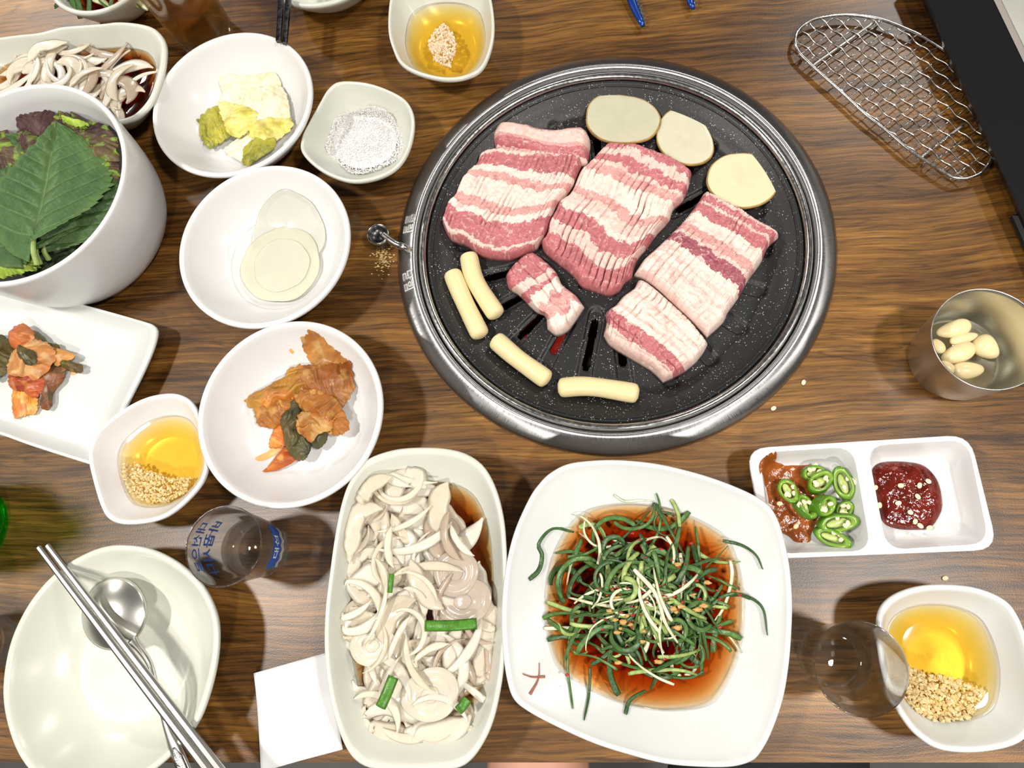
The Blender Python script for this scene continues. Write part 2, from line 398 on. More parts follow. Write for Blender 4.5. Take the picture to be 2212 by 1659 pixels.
RC = np.array([0.02913, 0.24956]); RR = 0.1689       # grill opening in the table
table = thing('dining_table', 'dark walnut wood grain restaurant table with a round grill opening', 'table', (0, .3, -.75))
def tabletop():
    x0, x1, y0, y1 = -.95, .62, -.118, .80
    n = 256; t = np.linspace(0, 2*PI, n, endpoint=False); hr = .1500
    ci = np.stack([RC[0]+hr*np.cos(t), RC[1]+hr*np.sin(t)], 1); ou = []
    for a in t:
        dx, dy = math.cos(a), math.sin(a); k = 1e9
        if dx > 0: k = min(k, (x1-RC[0])/dx)
        if dx < 0: k = min(k, (x0-RC[0])/dx)
        if dy > 0: k = min(k, (y1-RC[1])/dy)
        if dy < 0: k = min(k, (y0-RC[1])/dy)
        ou.append((RC[0]+k*dx, RC[1]+k*dy))
    ou = np.array(ou)
    for cxy in ((x0, y0), (x1, y0), (x1, y1), (x0, y1)):     # snap the nearest rim point to each corner
        ou[np.argmin(((ou-cxy)**2).sum(1))] = cxy
    lay = lambda q, z: np.c_[q, np.full(n, z)]
    V, f = loft([lay(ci, -.03), lay(ci, 0.0), lay(ou, 0.0)])
    top = add('tabletop', V, f, M['wood'], table, smooth=False)
    top.data.transform(Matrix.Translation(top.location+table.location)); top.location = -table.location
    V, f = loft([lay(ou, -.0005), lay(ou, -.03), lay(ci, -.03)])
    add('edge_band', V, f, M['edge'], table, smooth=False)
    for lx, ly in ((-.8, 0.0), (.5, 0.0), (-.8, .68), (.5, .68)):
        V, f = box((lx, ly, -.75), .05, .05, .72); add('leg', V, f, M['black_metal'], table, smooth=False)
tabletop()

# ------------------------------------------------------------------ grill
grill = thing('charcoal_grill', 'round steel rimmed charcoal grill set into the wooden table', 'grill', (RC[0], RC[1], -.11))
def ring_obj(name, prof, m, parent, n=256):
    V, f = lathe(prof, (RC[0], RC[1], 0), n, False, False); return add(name, V, f, m, parent)
rim = ring_obj('outer_rim', [(.1500, -.02), (.1520, .004), (.1526, .0066), (.1536, .0078), (.1550, .0082), (.1570, .0078), (.1600, .0066), (.1640, .0048), (.1672, .0030), (.1686, .0017), (.1690, .0002)], M['ring'], grill)
ring_obj('inner_rim', [(.1440, -.02), (.1446, .002), (.1458, .0052), (.1475, .0066), (.1494, .0064), (.1508, .0046), (.1517, .001), (.1519, -.02)], M['steel'], grill)
ring_obj('fire_pot', [(.1505, -.02), (.1500, -.02), (.1430, -.022), (.1400, -.06), (.125, -.105), (.0005, -.11)], M['soot'], grill)
# lever that opens and closes the vent
kc = P(817, 508, .012)
lev = add('lever_arm', *tube(smooth_open(np.array([P(886, 541, .0065), P(870, 533, .012), P(852, 525, .0125), kc+[.004, 0, 0]]), 24), np.linspace(.0027, .0031, 24), 12), M['steel'], grill)
V, f = lathe([(.0055, -.0115), (.0082, -.0095), (.0088, -.004), (.0088, .001), (.0080, .0022), (.0070, .0018), (.0062, -.001), (.003, -.0025), (.0003, -.0028)], kc, 48)
knob = add('lever_knob', V, f, M['dark_steel'], grill)
V, f = lathe([(.0079, .0016), (.0084, .0026), (.0089, .0016), (.0089, .0002)], kc, 48, False, False); add('knob_rim', V, f, M['steel'], knob)
def text_mesh(body, size, extrude, bold=0.0):
    c = bpy.data.curves.new('lettering', 'FONT'); c.body = body; c.size = size; c.extrude = extrude; c.align_x = 'CENTER'; c.resolution_u = 3; c.offset = bold
    o = bpy.data.objects.new('lettering', c); COL.objects.link(o); bpy.context.view_layer.update()
    me = bpy.data.meshes.new_from_object(o.evaluated_get(bpy.context.evaluated_depsgraph_get()))
    V = np.array([v.co[:] for v in me.vertices]); f = [tuple(p.vertices) for p in me.polygons]
    bpy.data.objects.remove(o); bpy.data.curves.remove(c); bpy.data.meshes.remove(me)
    return V, f
def rim_z(r):
    return np.interp(r, [.1526, .1536, .1550, .1570, .1600, .1640, .1672, .1686], [.0066, .0078, .0082, .0078, .0066, .0048, .0030, .0017])
def rim_text(body, upx, vpx):
    V, f = text_mesh(body, .0098, .0008)
    p = P(upx, vpx, .008); a0 = math.atan2(p[1]-RC[1], p[0]-RC[0])
    r0 = .1640
    out = []
    for x, y, z in V:                       # letters run along the rim, their tops point to the centre
        r = r0-y; a = a0+x/.160
        out.append((RC[0]+r*math.cos(a), RC[1]+r*math.sin(a), rim_z(r)+.0003+z))
    o = add('embossed_lettering', out, f, M['bright'], grill, smooth=False); return o
rim_text('열림', 882, 482); rim_text('닫힘', 878, 606)

# removable grill plate with radial slots
def grill_plate():
    na, nr = 22*26, 96; zf = -.0095
    t0 = math.atan2(P(1347, 790, zf)[1]-RC[1], P(1347, 790, zf)[0]-RC[0])
    r = np.r_[np.linspace(.0, .122, 78), [.1235, .125, .1265, .128, .130, .132, .134, .136, .138, .1395, .1410, .1420, .1428, .1434, .1437, .1438, .1437, .1430]]
    nr = len(r)
    a = t0+np.arange(na)*2*PI/na
    zr = np.interp(r, [0, .08, .118, .122, .1265, .134, .140, .1428, .1437], [zf+.0015, zf+.0006, zf, zf+.0004, zf+.003, zf+.0065, zf+.0105, zf+.0125, zf+.0125])
    zr[-3:] = [zf+.0128, zf+.012, zf+.0085]
    R_, A_ = np.meshgrid(r, a, indexing='ij')
    k = np.mod((A_-t0)/(2*PI)*22+.5, 22); idx = np.floor(k).astype(int); da = (k-idx-.5)*(2*PI/22)*np.maximum(R_, 1e-4)
    long = idx % 2 == 1
    r0 = np.where(long, .060, .0735); r1 = np.where(long, .104, .0995)
    hw = .0034
    rc = np.clip(R_, r0+hw, r1-hw); dist = np.hypot(da, R_-rc)          # distance to slot spine
    hidx = np.mod((A_-t0)/(2*PI)*11, 11); hd = np.hypot((hidx-np.floor(hidx)-.5)*2*PI/11*R_*0+(np.mod((A_-t0)+PI/9, 2*PI/9)-PI/9)*R_, R_-.040)
    rec_c = np.clip(R_, r0-.002, .1185); rec = np.hypot(da, R_-rec_c)
    Z = zr[:, None]-.0022*np.clip((.0064-rec)/.0014, 0, 1)*(R_ > .03)
    V = np.stack([RC[0]+R_*np.cos(A_), RC[1]+R_*np.sin(A_), Z], -1).reshape(-1, 3)
    hole = (dist < hw) | (hd < .0026)
    f = []
    for i in range(nr-1):
        for j in range(na):
            j2 = (j+1) % na
            if hole[i, j] and hole[i+1, j] and hole[i, j2] and hole[i+1, j2]: continue
            f.append((i*na+j, (i+1)*na+j, (i+1)*na+j2, i*na+j2))
    o = add('grill_plate', V, f, M['pan'], solid=.0035)
    for p in o.data.polygons: pass
    return tag(o, 'black speckled round grill plate with radial slots inside the steel rim', 'grill plate')
grill_plate()
# charcoal under the plate
def lump(c, r, seed, sq=(1, 1, .7), n=14, amp=.25):
    th = np.linspace(0, PI, n); ph = np.linspace(0, 2*PI, 2*n, endpoint=False)
    T, Q = np.meshgrid(th, ph, indexing='ij')
    d = np.stack([np.sin(T)*np.cos(Q), np.sin(T)*np.sin(Q), np.cos(T)], -1).reshape(-1, 3)
    k = 1+amp*nz(d[:, 0]*2+seed*7.3, d[:, 1]*2+seed*3.1, d[:, 2]*2)
    return c+d*k[:, None]*r*np.array(sq), grid_faces(n, 2*n, True)
q = 0
for rad, cnt in ((0.0, 1), (.045, 6), (.085, 11)):
    for k in range(cnt):
        an = 2*PI*k/max(cnt, 1)+rad*20; c = np.array([RC[0]+rad*math.cos(an), RC[1]+rad*math.sin(an), -.075+.004*rng.rand()])
        V, f = lump(c, .021, q+1, (1.1, .9, .8)); q += 1
        hot = q % 3 == 0
        tag(add('charcoal_lump', V, f, M['ember' if hot else 'coal']), 'glowing red charcoal lump seen through the grill plate slots' if hot else 'black charcoal lump under the grill plate slots', 'charcoal', 'glowing coals in the fire pot' if hot else 'black coals in the fire pot')
# ------------------------------------------------------------------ crockery
class Bowl:
    """bowl or dish lofted from its rim outline (world xy at height zr)"""
    def __init__(s, name, label, cat, rim_xy, zr, m, floor=.006, s0=.5, q=1.8, th=.0032, foot=.45, bl=.8, lip=.0, bulge=0.0, dz=None, group=None, n=160, base_c=None, round_r=None):
        s.c, s.o = by_angle(np.asarray(rim_xy, float)[:, :2], n); s.zr, s.floor, s.s0, s.q, s.n = zr, floor, s0, q, n
        s.bl = bl; t = np.linspace(0, 2*PI, n, endpoint=False); s.rad = np.linalg.norm(s.o, axis=1).mean()
        s.circ = np.stack([np.cos(t), np.sin(t)], 1)*s.rad; s.R = s.rad
        s.dz = np.zeros(n) if dz is None else dz
        ti = th/s.R; s.ti = ti; rings = []
        # outside, from the foot up
        rings.append(s.ring(foot*.6, .0008, 1)); rings.append(s.ring(foot*.96, .0, 1)); rings.append(s.ring(foot, .0012, 1))
        for k in np.linspace(0, 1, 12)[1:]:
            sc = foot+(1-foot)*k; z = .0015+(zr-.003-.0015)*(k**(q*.8)); sc += bulge*math.sin(PI*k)
            rings.append(s.ring(sc, z, bl*(1-k), k))
        rings.append(s.ring(1.0+lip, zr-.0012, 0, 1)); rings.append(s.ring(1-ti*.2, zr, 0, 1)); rings.append(s.ring(1-ti*.7, zr, 0, 1))
        for k in np.linspace(1, 0, 18): rings.append(s.inner(k))
        for k in (.75, .5, .25, .02): rings.append(s.ring(s.s0*k, s.floor-.0006*(1-k), bl))
        V, f = loft(rings, True, True)
        s.obj = tag(add(name, V, f, m), label, cat, group)
    def ring(s, sc, z, b, up=0.0):
        xy = s.c+sc*((1-b)*s.o+b*s.circ); return np.c_[xy, z+s.dz*up]
    def inner(s, k, dz=0.0):
        sc = s.s0+(1-s.ti-s.s0)*k; z = s.floor+(s.zr-.0012-s.floor)*k**s.q
        return s.ring(sc, z+dz, s.bl*(1-k), k)
    def k_at(s, z): return max((z-s.floor)/(s.zr-.0012-s.floor), 0)**(1/s.q)
    def z_in(s, x, y):
        """height of the inside surface at x, y"""
        d = np.array([x, y])-s.c; a = math.atan2(d[1], d[0]) % (2*PI); i = int(a/(2*PI)*s.n) % s.n
        rr = np.linalg.norm(d)/np.linalg.norm(s.o[i]); k = np.clip((rr-s.s0)/(1-s.ti-s.s0), 0, 1.1)
        return s.floor+(s.zr-.0012-s.floor)*k**s.q
    def fill(s, name, label, cat, z, m, grow=.0004):
        """liquid body resting in the bowl up to height z"""
        k1 = s.k_at(z); rings = [s.ring(.02, s.floor+.0002, s.bl), s.ring(s.s0*.6, s.floor+.0002, s.bl), s.ring(s.s0, s.floor+.0002, s.bl)]
        for k in np.linspace(0, k1, 8)[1:]: rings.append(s.inner(k, .0002))
        top = rings[-1].copy(); cc = np.r_[s.c, z+.0002]
        for j in (.97, .7, .35, .02):
            t = cc+(top-cc)*j; t[:, 2] = z+.0002-(.0004 if j < .98 else 0); rings.append(t)
        V, f = loft(rings, True, True)
        return tag(add(name, V, f, m), label, cat)
def circle(c, r, n=160):
    t = np.linspace(0, 2*PI, n, endpoint=False); return np.stack([c[0]+r*np.cos(t), c[1]+r*np.sin(t)], 1)
def px_rim(pts, z, n=160): return smooth_closed(PP(pts, z)[:, :2], n)

B = {}
B['kimchi'] = Bowl('round_bowl', 'round white bowl holding the orange cooked kimchi', 'bowl', circle((-.20477, .11583), .0677), .042, M['white'], floor=.010, s0=.52, q=1.9, th=.0042, foot=.5)
B['radish'] = Bowl('round_bowl', 'round white bowl holding thin pickled radish slices', 'bowl', circle((-.23303, .24748), .0674), .0415, M['white'], floor=.008, s0=.50, q=1.9, th=.0042, foot=.5)
B['cabbage'] = Bowl('round_bowl', 'round white bowl holding pale cabbage kimchi', 'bowl', circle((-.26926, .37652), .0677), .041, M['white'], floor=.008, s0=.50, q=1.9, th=.0042, foot=.5)
B['salt'] = Bowl('dipping_bowl', 'rounded square white dipping bowl filled with coarse salt', 'bowl', px_rim([(737, 175), (800, 180), (862, 205), (888, 232), (895, 270), (885, 320), (860, 360), (820, 383), (765, 393), (715, 380), (675, 355), (650, 325), (652, 295), (668, 262), (690, 222), (710, 190)], .034), .034, M['ivory'], floor=.006, s0=.45, q=1.7, th=.003, foot=.5)
B['oil1'] = Bowl('dipping_bowl', 'rounded square white dipping bowl of oil with a garlic clump in its middle', 'bowl', px_rim([(845, -15), (838, 60), (850, 110), (868, 140), (905, 160), (960, 172), (1005, 168), (1040, 150), (1060, 110), (1068, 60), (1062, 0), (1048, -35), (1000, -55), (930, -58), (875, -45)], .036), .036, M['ivory'], floor=.006, s0=.45, q=1.7, th=.003, foot=.5)
B['oil2'] = Bowl('dipping_bowl', 'rounded square white dipping bowl of yellow oil between kimchi plate and kimchi bowl', 'bowl', px_rim([(192, 963), (213, 925), (266, 883), (315, 858), (365, 849), (398, 856), (420, 876), (436, 915), (446, 965), (448, 1012), (429, 1054), (380, 1103), (334, 1126), (273, 1133), (235, 1122), (216, 1092), (199, 1035), (191, 997)], .034), .034, M['white'], floor=.006, s0=.42, q=1.7, th=.0034, foot=.5)
B['oil3'] = Bowl('dipping_bowl', 'rounded square white dipping bowl of pale oil beside an empty shot glass', 'bowl', px_rim([(1896, 1340), (1910, 1303), (1946, 1278), (2001, 1264), (2074, 1264), (2129, 1275), (2175, 1298), (2200, 1330), (2220, 1380), (2236, 1450), (2240, 1520), (2232, 1575), (2206, 1604), (2160, 1620), (2093, 1627), (2028, 1619), (1983, 1591), (1955, 1559), (1928, 1513), (1912, 1467), (1900, 1410)], .038), .038, M['cool'], floor=.006, s0=.42, q=1.7, th=.0036, foot=.5)
B['onion'] = Bowl('oval_dish', 'long oval off white dish heaped with sliced onion in soy', 'dish', px_rim([(806, 985), (857, 970), (916, 966), (971, 970), (1013, 983), (1047, 1010), (1072, 1057), (1088, 1120), (1094, 1190), (1096, 1270), (1095, 1350), (1090, 1420), (1083, 1480), (1068, 1550), (1047, 1601), (1017, 1643), (980, 1662), (900, 1668), (820, 1664), (777, 1651), (747, 1617), (722, 1550), (707, 1478), (700, 1400), (702, 1318), (712, 1234), (722, 1162), (735, 1095), (752, 1044), (779, 1004)], .040, 200), .040, M['ivory'], floor=.010, s0=.55, q=1.7, th=.0042, foot=.55, bl=.15, n=200)
B['scallion'] = Bowl('square_dish', 'large rounded square white dish of shredded scallion salad', 'dish', px_rim([(1186, 1023), (1220, 1004), (1262, 996), (1330, 993), (1410, 1000), (1481, 1015), (1545, 1034), (1608, 1059), (1650, 1082), (1671, 1103), (1688, 1141), (1705, 1213), (1712, 1289), (1711, 1360), (1705, 1436), (1692, 1512), (1667, 1584), (1644, 1626), (1625, 1645), (1583, 1657), (1523, 1658), (1439, 1651), (1355, 1630), (1279, 1605), (1195, 1567), (1140, 1537), (1110, 1512), (1096, 1474), (1087, 1415), (1083, 1339), (1087, 1263), (1098, 1196), (1115, 1137), (1144, 1074), (1165, 1044)], .042, 240), .042, M['cool'], floor=.009, s0=.30, q=1.35, th=.0036, foot=.42, bl=.9, n=240)
B['empty'] = Bowl('deep_plate', 'empty off white deep plate with a spoon and chopsticks on it', 'plate', px_rim([(264, 1177), (307, 1181), (347, 1194), (390, 1219), (426, 1251), (451, 1287), (469, 1334), (472, 1385), (466, 1439), (451, 1500), (430, 1555), (397, 1602), (347, 1652), (290, 1690), (220, 1712), (140, 1705), (80, 1680), (44, 1640), (20, 1585), (6, 1520), (7, 1457), (22, 1385), (51, 1320), (87, 1269), (123, 1233), (152, 1212), (195, 1190), (231, 1179)], .036), .036, M['ivory'], floor=.007, s0=.5, q=1.7, th=.0045, foot=.5)
B['small_onion'] = Bowl('oval_dish', 'oval off white onion dish half hidden behind the lettuce bowl', 'dish', px_rim([(-90, 110), (-50, 88), (0, 80), (38, 75), (84, 70), (132, 58), (177, 54), (228, 50), (253, 47), (291, 49), (327, 57), (347, 73), (357, 91), (359, 109), (356, 142), (347, 177), (332, 215), (309, 243), (284, 258), (230, 268), (150, 268), (60, 258), (-30, 240), (-80, 210), (-100, 160)], .045), .045, M['ivory'], floor=.010, s0=.55, q=1.6, th=.0042, foot=.55, bl=.2)
B['corner'] = Bowl('round_bowl', 'white bowl of dressed green salad behind the beer glass', 'bowl', circle(P(214, -72, .04)[:2], .0500), .040, M['ivory'], floor=.008, s0=.5, q=1.8, th=.0042, foot=.5)
B['far'] = Bowl('round_bowl', 'white bowl beside the dark chopsticks', 'bowl', circle(P(695, -112, .038)[:2], .0600), .038, M['ivory'], floor=.008, s0=.5, q=1.8, th=.0042, foot=.5)
B['lettuce'] = Bowl('deep_bowl', 'deep white bowl full of lettuce and perilla leaves', 'bowl', circle((-.40411, .29030), .0838), .085, M['white'], floor=.010, s0=.55, q=3.2, th=.0040, foot=.62, bl=0, bulge=.06)

# square kimchi plate with a low raised edge
kp = smooth_closed(np.vstack([PP([(-170, 560), (-60, 587), (116, 640), (223, 669), (318, 696), (334, 704), (339, 716), (332, 747), (312, 796), (279, 863), (250, 925), (222, 985), (206, 1004), (186, 1001), (67, 963), (0, 939), (-120, 900), (-230, 862), (-262, 840), (-262, 815), (-235, 745), (-200, 640), (-190, 570)], .020)]), 200)[:, :2]
B['plate'] = Bowl('square_plate', 'flat square white plate with red leaf kimchi', 'plate', kp, .020, M['cool'], floor=.0095, s0=.80, q=1.4, th=.0040, foot=.72, bl=0, n=240)

# two-well sauce dish
def sauce_dish():
    zr = .026
    out = PP([(1640, 965), (2076, 938), (2157, 1180), (1662, 1207)], zr)[:, :2]
    wells = [PP([(1640, 978), (1842, 965), (1882, 1190), (1668, 1196)], zr)[:, :2], PP([(1873, 963), (2090, 950), (2137, 1174), (1915, 1188)], zr)[:, :2]]
    out = PP([(1612, 968), (2096, 938), (2158, 1188), (1658, 1208)], zr)[:, :2]
    def rr(quad, r, k=6):
        """rounded quad, counter-clockwise order kept"""
        pts = []
        for i in range(4):
            a, b, c = quad[i-1], quad[i], quad[(i+1) % 4]
            u = (a-b)/np.linalg.norm(a-b); v = (c-b)/np.linalg.norm(c-b)
            p0, p2 = b+u*r, b+v*r
            for t in np.linspace(0, 1, k): pts.append((1-t)**2*p0+2*t*(1-t)*b+t*t*p2)
        return np.array(pts)
    t = thing('sauce_dish', 'white two-well sauce dish with bean paste and chili paste', 'dish', (*out.mean(0), 0))
    o_r = rr(out, .014); n = len(o_r); c = out.mean(0)
    lay = lambda q, z: np.c_[q, np.full(len(q), z)]
    rings = [lay(c+(o_r-c)*.90, 0.0), lay(c+(o_r-c)*.93, .001), lay(c+(o_r-c)*.985, zr-.005), lay(o_r, zr-.0015), lay(c+(o_r-c)*.997, zr-.0003), lay(c+(o_r-c)*.99, zr)]
    V, f = loft(rings, True)
    top = [tuple(range(5*n, 6*n))]
    # top face with two openings, triangulated by Blender
    import bmesh
    bm = bmesh.new(); edges = []
    loops = [lay(c+(o_r-c)*.99, zr)]+[lay(rr(wq, .012), zr) for wq in wells]
    for lp in loops:
        vs = [bm.verts.new(p) for p in lp]
        for i in range(len(vs)): edges.append(bm.edges.new((vs[i-1], vs[i])))
    bmesh.ops.triangle_fill(bm, use_beauty=True, use_dissolve=False, edges=edges)
    bm.verts.ensure_lookup_table(); bm.verts.index_update()
    tv = [v.co[:] for v in bm.verts]; tf = [tuple(v.index for v in fc.verts) for fc in bm.faces]; bm.free()
    mb = MB().put(V, f).put(tv, tf); ob = mb.build('body', M['white'], t)
    res = []
    for wq in wells:
        wr = rr(wq, .012); wc = wr.mean(0)
        rg = [lay(wr, zr), lay(wc+(wr-wc)*.985, zr-.0012), lay(wc+(wr-wc)*.93, zr-.006), lay(wc+(wr-wc)*.84, .0095), lay(wc+(wr-wc)*.74, .0062), lay(wc+(wr-wc)*.5, .0055), lay(wc+(wr-wc)*.02, .0055)]
        V, f = loft(rg, False, True); add('well', V, f, M['white'], t); res.append((wc, wr))
    return res
wells = sauce_dish()

# ------------------------------------------------------------------ liquids in the bowls
B['oil1'].fill('dipping_oil', 'yellow oil pool in the dipping bowl with the garlic clump in its middle', 'oil', .0185, M['oil'])
B['oil2'].fill('dipping_oil', 'bright yellow oil pool in the bowl beside the kimchi plate', 'oil', .0185, M['oil'])
B['oil3'].fill('dipping_oil', 'pale yellow oil pool in the bowl beside the empty shot glass', 'oil', .0205, M['oil'])
B['onion'].fill('soy_brine', 'brown soy brine under the onions in the long dish', 'sauce', .0235, M['soy_pale'])
B['scallion'].fill('soy_dressing', 'dark orange soy dressing pooled under the scallion salad', 'sauce', .0255, M['soy'])
B['small_onion'].fill('soy_brine', 'brown soy brine in the onion dish behind the lettuce bowl', 'sauce', .027, M['soy_pale'])
B['corner'].fill('soy_dressing', 'red brown dressing in the salad bowl behind the beer glass', 'sauce', .020, M['soy'])
B['radish'].fill('radish_brine', 'clear brine around the pickled radish slices', 'brine', .0105, M['brine'])

# ------------------------------------------------------------------ glasses, bottle, cup
def cone(prof, c, n=64, lobes=0, amp=0.0, z0=0, z1=0):
    t = np.linspace(0, 2*PI, n, endpoint=False); rings = []
    for r, z in prof:
        k = 1-amp*np.abs(np.sin(lobes*t/2)) if (lobes and z0 <= z <= z1 and r > .012) else np.ones(n)
        rings.append(np.stack([c[0]+r*k*np.cos(t), c[1]+r*k*np.sin(t), np.full(n, c[2]+z)], 1))
    return loft(rings, True, True)
GP = [(.0150, .0003), (.0188, .0), (.0199, .0016), (.0203, .006), (.0212, .018), (.0232, .036), (.0257, .0585), (.0261, .0600), (.0257, .0607), (.0250, .0600), (.0226, .037), (.0203, .0215), (.0188, .0165), (.0130, .0145), (.0003, .0140)]
def shot_glass(u, v, label, prints=False):
    c = P(u, v, 0); t = thing('shot_glass', label, 'glass', c, None)
    add('glass_body', *cone(GP, c, 80, 10, .09, .001, .0125), M['glass'], t)
    if prints:
        def wrap(V, a0, z0, name, m, lift=.0002):
            o = []
            for x, y, z in V:
                zz = z0+y; r = np.interp(zz, [0, .006, .018, .036, .0585], [.0199, .0203, .0212, .0232, .0257])+lift
                a = a0+x/.0235; o.append((c[0]+r*math.cos(a), c[1]+r*math.sin(a), zz))
            return o
        for body, z0, size in (('대선으로', .0465, .0092), ('바꿉시다', .0335, .0112)):
            V, f = text_mesh(body, size, 0, size*.022)
            add('printed_lettering', wrap(V, PI, z0, '', None), f, M['blue_print'], t, smooth=False)
        # blue label with a wavy lower edge on the other side
        nx = 28; V = []
        for j, yy in enumerate(np.linspace(0, 1, 6)):
            for i in range(nx):
                x = -.016+.032*i/(nx-1); lo = .021+.0012*math.sin(x*900)
                V.append((x, lo+(.0365-lo)*yy, 0))
        lab = add('printed_label', wrap(V, 0.0, 0, '', None), grid_faces(6, nx), M['blue_print'], t)
        V, f = text_mesh('대선', .0095, 0, .0002); add('label_lettering', wrap(V, 0.0, .0265, '', None, .00045), f, M['white_print'], lab, smooth=False)
        for k in range(3):
            path = [(x, .0185-.0016*k+.0012*math.sin(x*900), 0) for x in np.linspace(-.016, .016, 40)]
            V = []
            for x, y, z in path: V += [(x, y, 0), (x, y+.0007, 0)]
            add('wave_line', wrap(V, 0.0, 0, '', None), [(2*i, 2*i+2, 2*i+3, 2*i+1) for i in range(39)], M['white_print'], t, smooth=False)
    return c
g1 = shot_glass(571, 1186, 'clear shot glass with blue Korean lettering beside the empty plate', True)
V, f = lathe([(.0003, .0145), (.0128, .0150), (.0185, .0170), (.0200, .0218), (.0206, .0240), (.0003, .0240)], g1, 64); tag(add('clear_liquor', V, f, M['water']), 'clear liquor in the shot glass with blue lettering', 'drink')
g2 = shot_glass(1786, 1418, 'clear plain shot glass beside the scallion dish')
g3 = shot_glass(-8, 1388, 'clear shot glass at the far side of the empty plate')

bc = P(452, 82, 0); bg = thing('beer_glass', 'tall tumbler of amber beer behind the cabbage bowl', 'glass', bc)
V, f = lathe([(.018, .0004), (.0235, 0), (.0250, .002), (.0258, .02), (.0325, .125), (.0330, .127), (.0318, .127), (.0311, .124), (.0248, .021), (.0240, .010), (.0003, .009)], bc, 72)
add('glass_body', V, f, M['tumbler'], bg)
V, f = lathe([(.0003, .0093), (.0238, .0103), (.0246, .021), (.0300, .108), (.0003, .108)], bc, 72); tag(add('beer', V, f, M['beer']), 'amber beer filling the tall tumbler', 'drink')

bo = P(-62, 1142, 0); bt = thing('soju_bottle', 'green glass bottle at the side of the shot glasses', 'bottle', bo)
V, f = lathe([(.020, .003), (.029, .0), (.0318, .002), (.0325, .006), (.0325, .115), (.031, .128), (.022, .155), (.0140, .175), (.0125, .19), (.0125, .207), (.0145, .208), (.0145, .214), (.0120, .215), (.0100, .214), (.0100, .19), (.0115, .175), (.0195, .154), (.0285, .127), (.0300, .115), (.0300, .008), (.018, .006), (.0003, .010)], bo, 72)
add('glass_body', V, f, M['green_glass'], bt)
for k in range(4):
    zz = .004+.0022*k; V, f = lathe([(.0322, zz), (.0330, zz+.0007), (.0322, zz+.0014)], bo, 72, False, False); add('base_ridge', V, f, M['green_glass'], bt)

cc = np.array([.26156, .13924, 0]); rC = .0341
V, f = lathe([(.020, .0006), (.0265, 0), (.0285, .0012), (.0300, .006), (.0325, .030), (.0336, .047), (.0341, .0488), (.0344, .0496), (.0341, .0503), (.0335, .0500), (.0331, .0470), (.0318, .030), (.0290, .0065), (.0270, .0030), (.0003, .0018)], cc, 96)
tag(add('steel_cup', V, f, M['cutlery']), 'small steel cup holding peeled garlic cloves', 'cup')
V, f = lathe([(.0003, .0021), (.0265, .0033), (.0288, .0066), (.0295, .0095), (.0003, .0095)], cc, 64); tag(add('garlic_brine', V, f, M['brine']), 'clear liquid at the bottom of the steel cup', 'brine')
def ellipsoid(c, ax, rot, tilt=0.0, n=18, taper=0.0, bend=0.0, flat=0.0):
    th = np.linspace(0, PI, n); ph = np.linspace(0, 2*PI, 24, endpoint=False)
    T, Q = np.meshgrid(th, ph, indexing='ij'); x = np.cos(T); k = np.sin(T)**.85*(1-taper*x)
    y = k*np.cos(Q); z = k*np.sin(Q)
    p = np.stack([x*ax[0], y*ax[1]+bend*ax[1]*(x*x-.4), z*ax[2]], -1).reshape(-1, 3)
    if flat: p[:, 2] = np.where(p[:, 2] < 0, p[:, 2]*(1-flat), p[:, 2])
    ct, st = math.cos(tilt), math.sin(tilt); p = np.stack([p[:, 0]*ct-p[:, 2]*st, p[:, 1], p[:, 0]*st+p[:, 2]*ct], 1)
    cr, sr = math.cos(rot), math.sin(rot); p = np.stack([p[:, 0]*cr-p[:, 1]*sr, p[:, 0]*sr+p[:, 1]*cr, p[:, 2]], 1)
    return p+np.asarray(c), grid_faces(n, 24, True)
for (u, v, a, b_, rot, tp, bd, lab) in ((2060, 711, 38, 19, .25, -.25, .12, 'long plump garlic clove lying uppermost against the cup wall'), (2082, 731, 31, 12, .22, .2, 0, 'slim garlic clove squeezed between two larger cloves'), (2131, 751, 29, 24, -.95, .3, .1, 'broad wedge shaped garlic clove with a cut root end'), (2070, 763, 38, 21, .38, -.15, .1, 'long garlic clove with a small brown spot at its tip'), (2091, 800, 33, 19, .02, .2, .05, 'blunt garlic clove resting lowest by the cup rim'), (2026, 748, 18, 13, -1.0, 0, 0, 'small garlic clove tucked against the cup wall'), (2046, 793, 18, 12, -.8, 0, 0, 'garlic clove half hidden under the cup rim')):
    k = .00031; V, f = ellipsoid(P(u, v, .016), (a*k, b_*k, b_*k*.85), rot, 0, 18, tp, bd)
    g = tag(add('garlic_clove', V, f, M['clove']), 'peeled '+lab, 'garlic', 'garlic cloves in the steel cup')
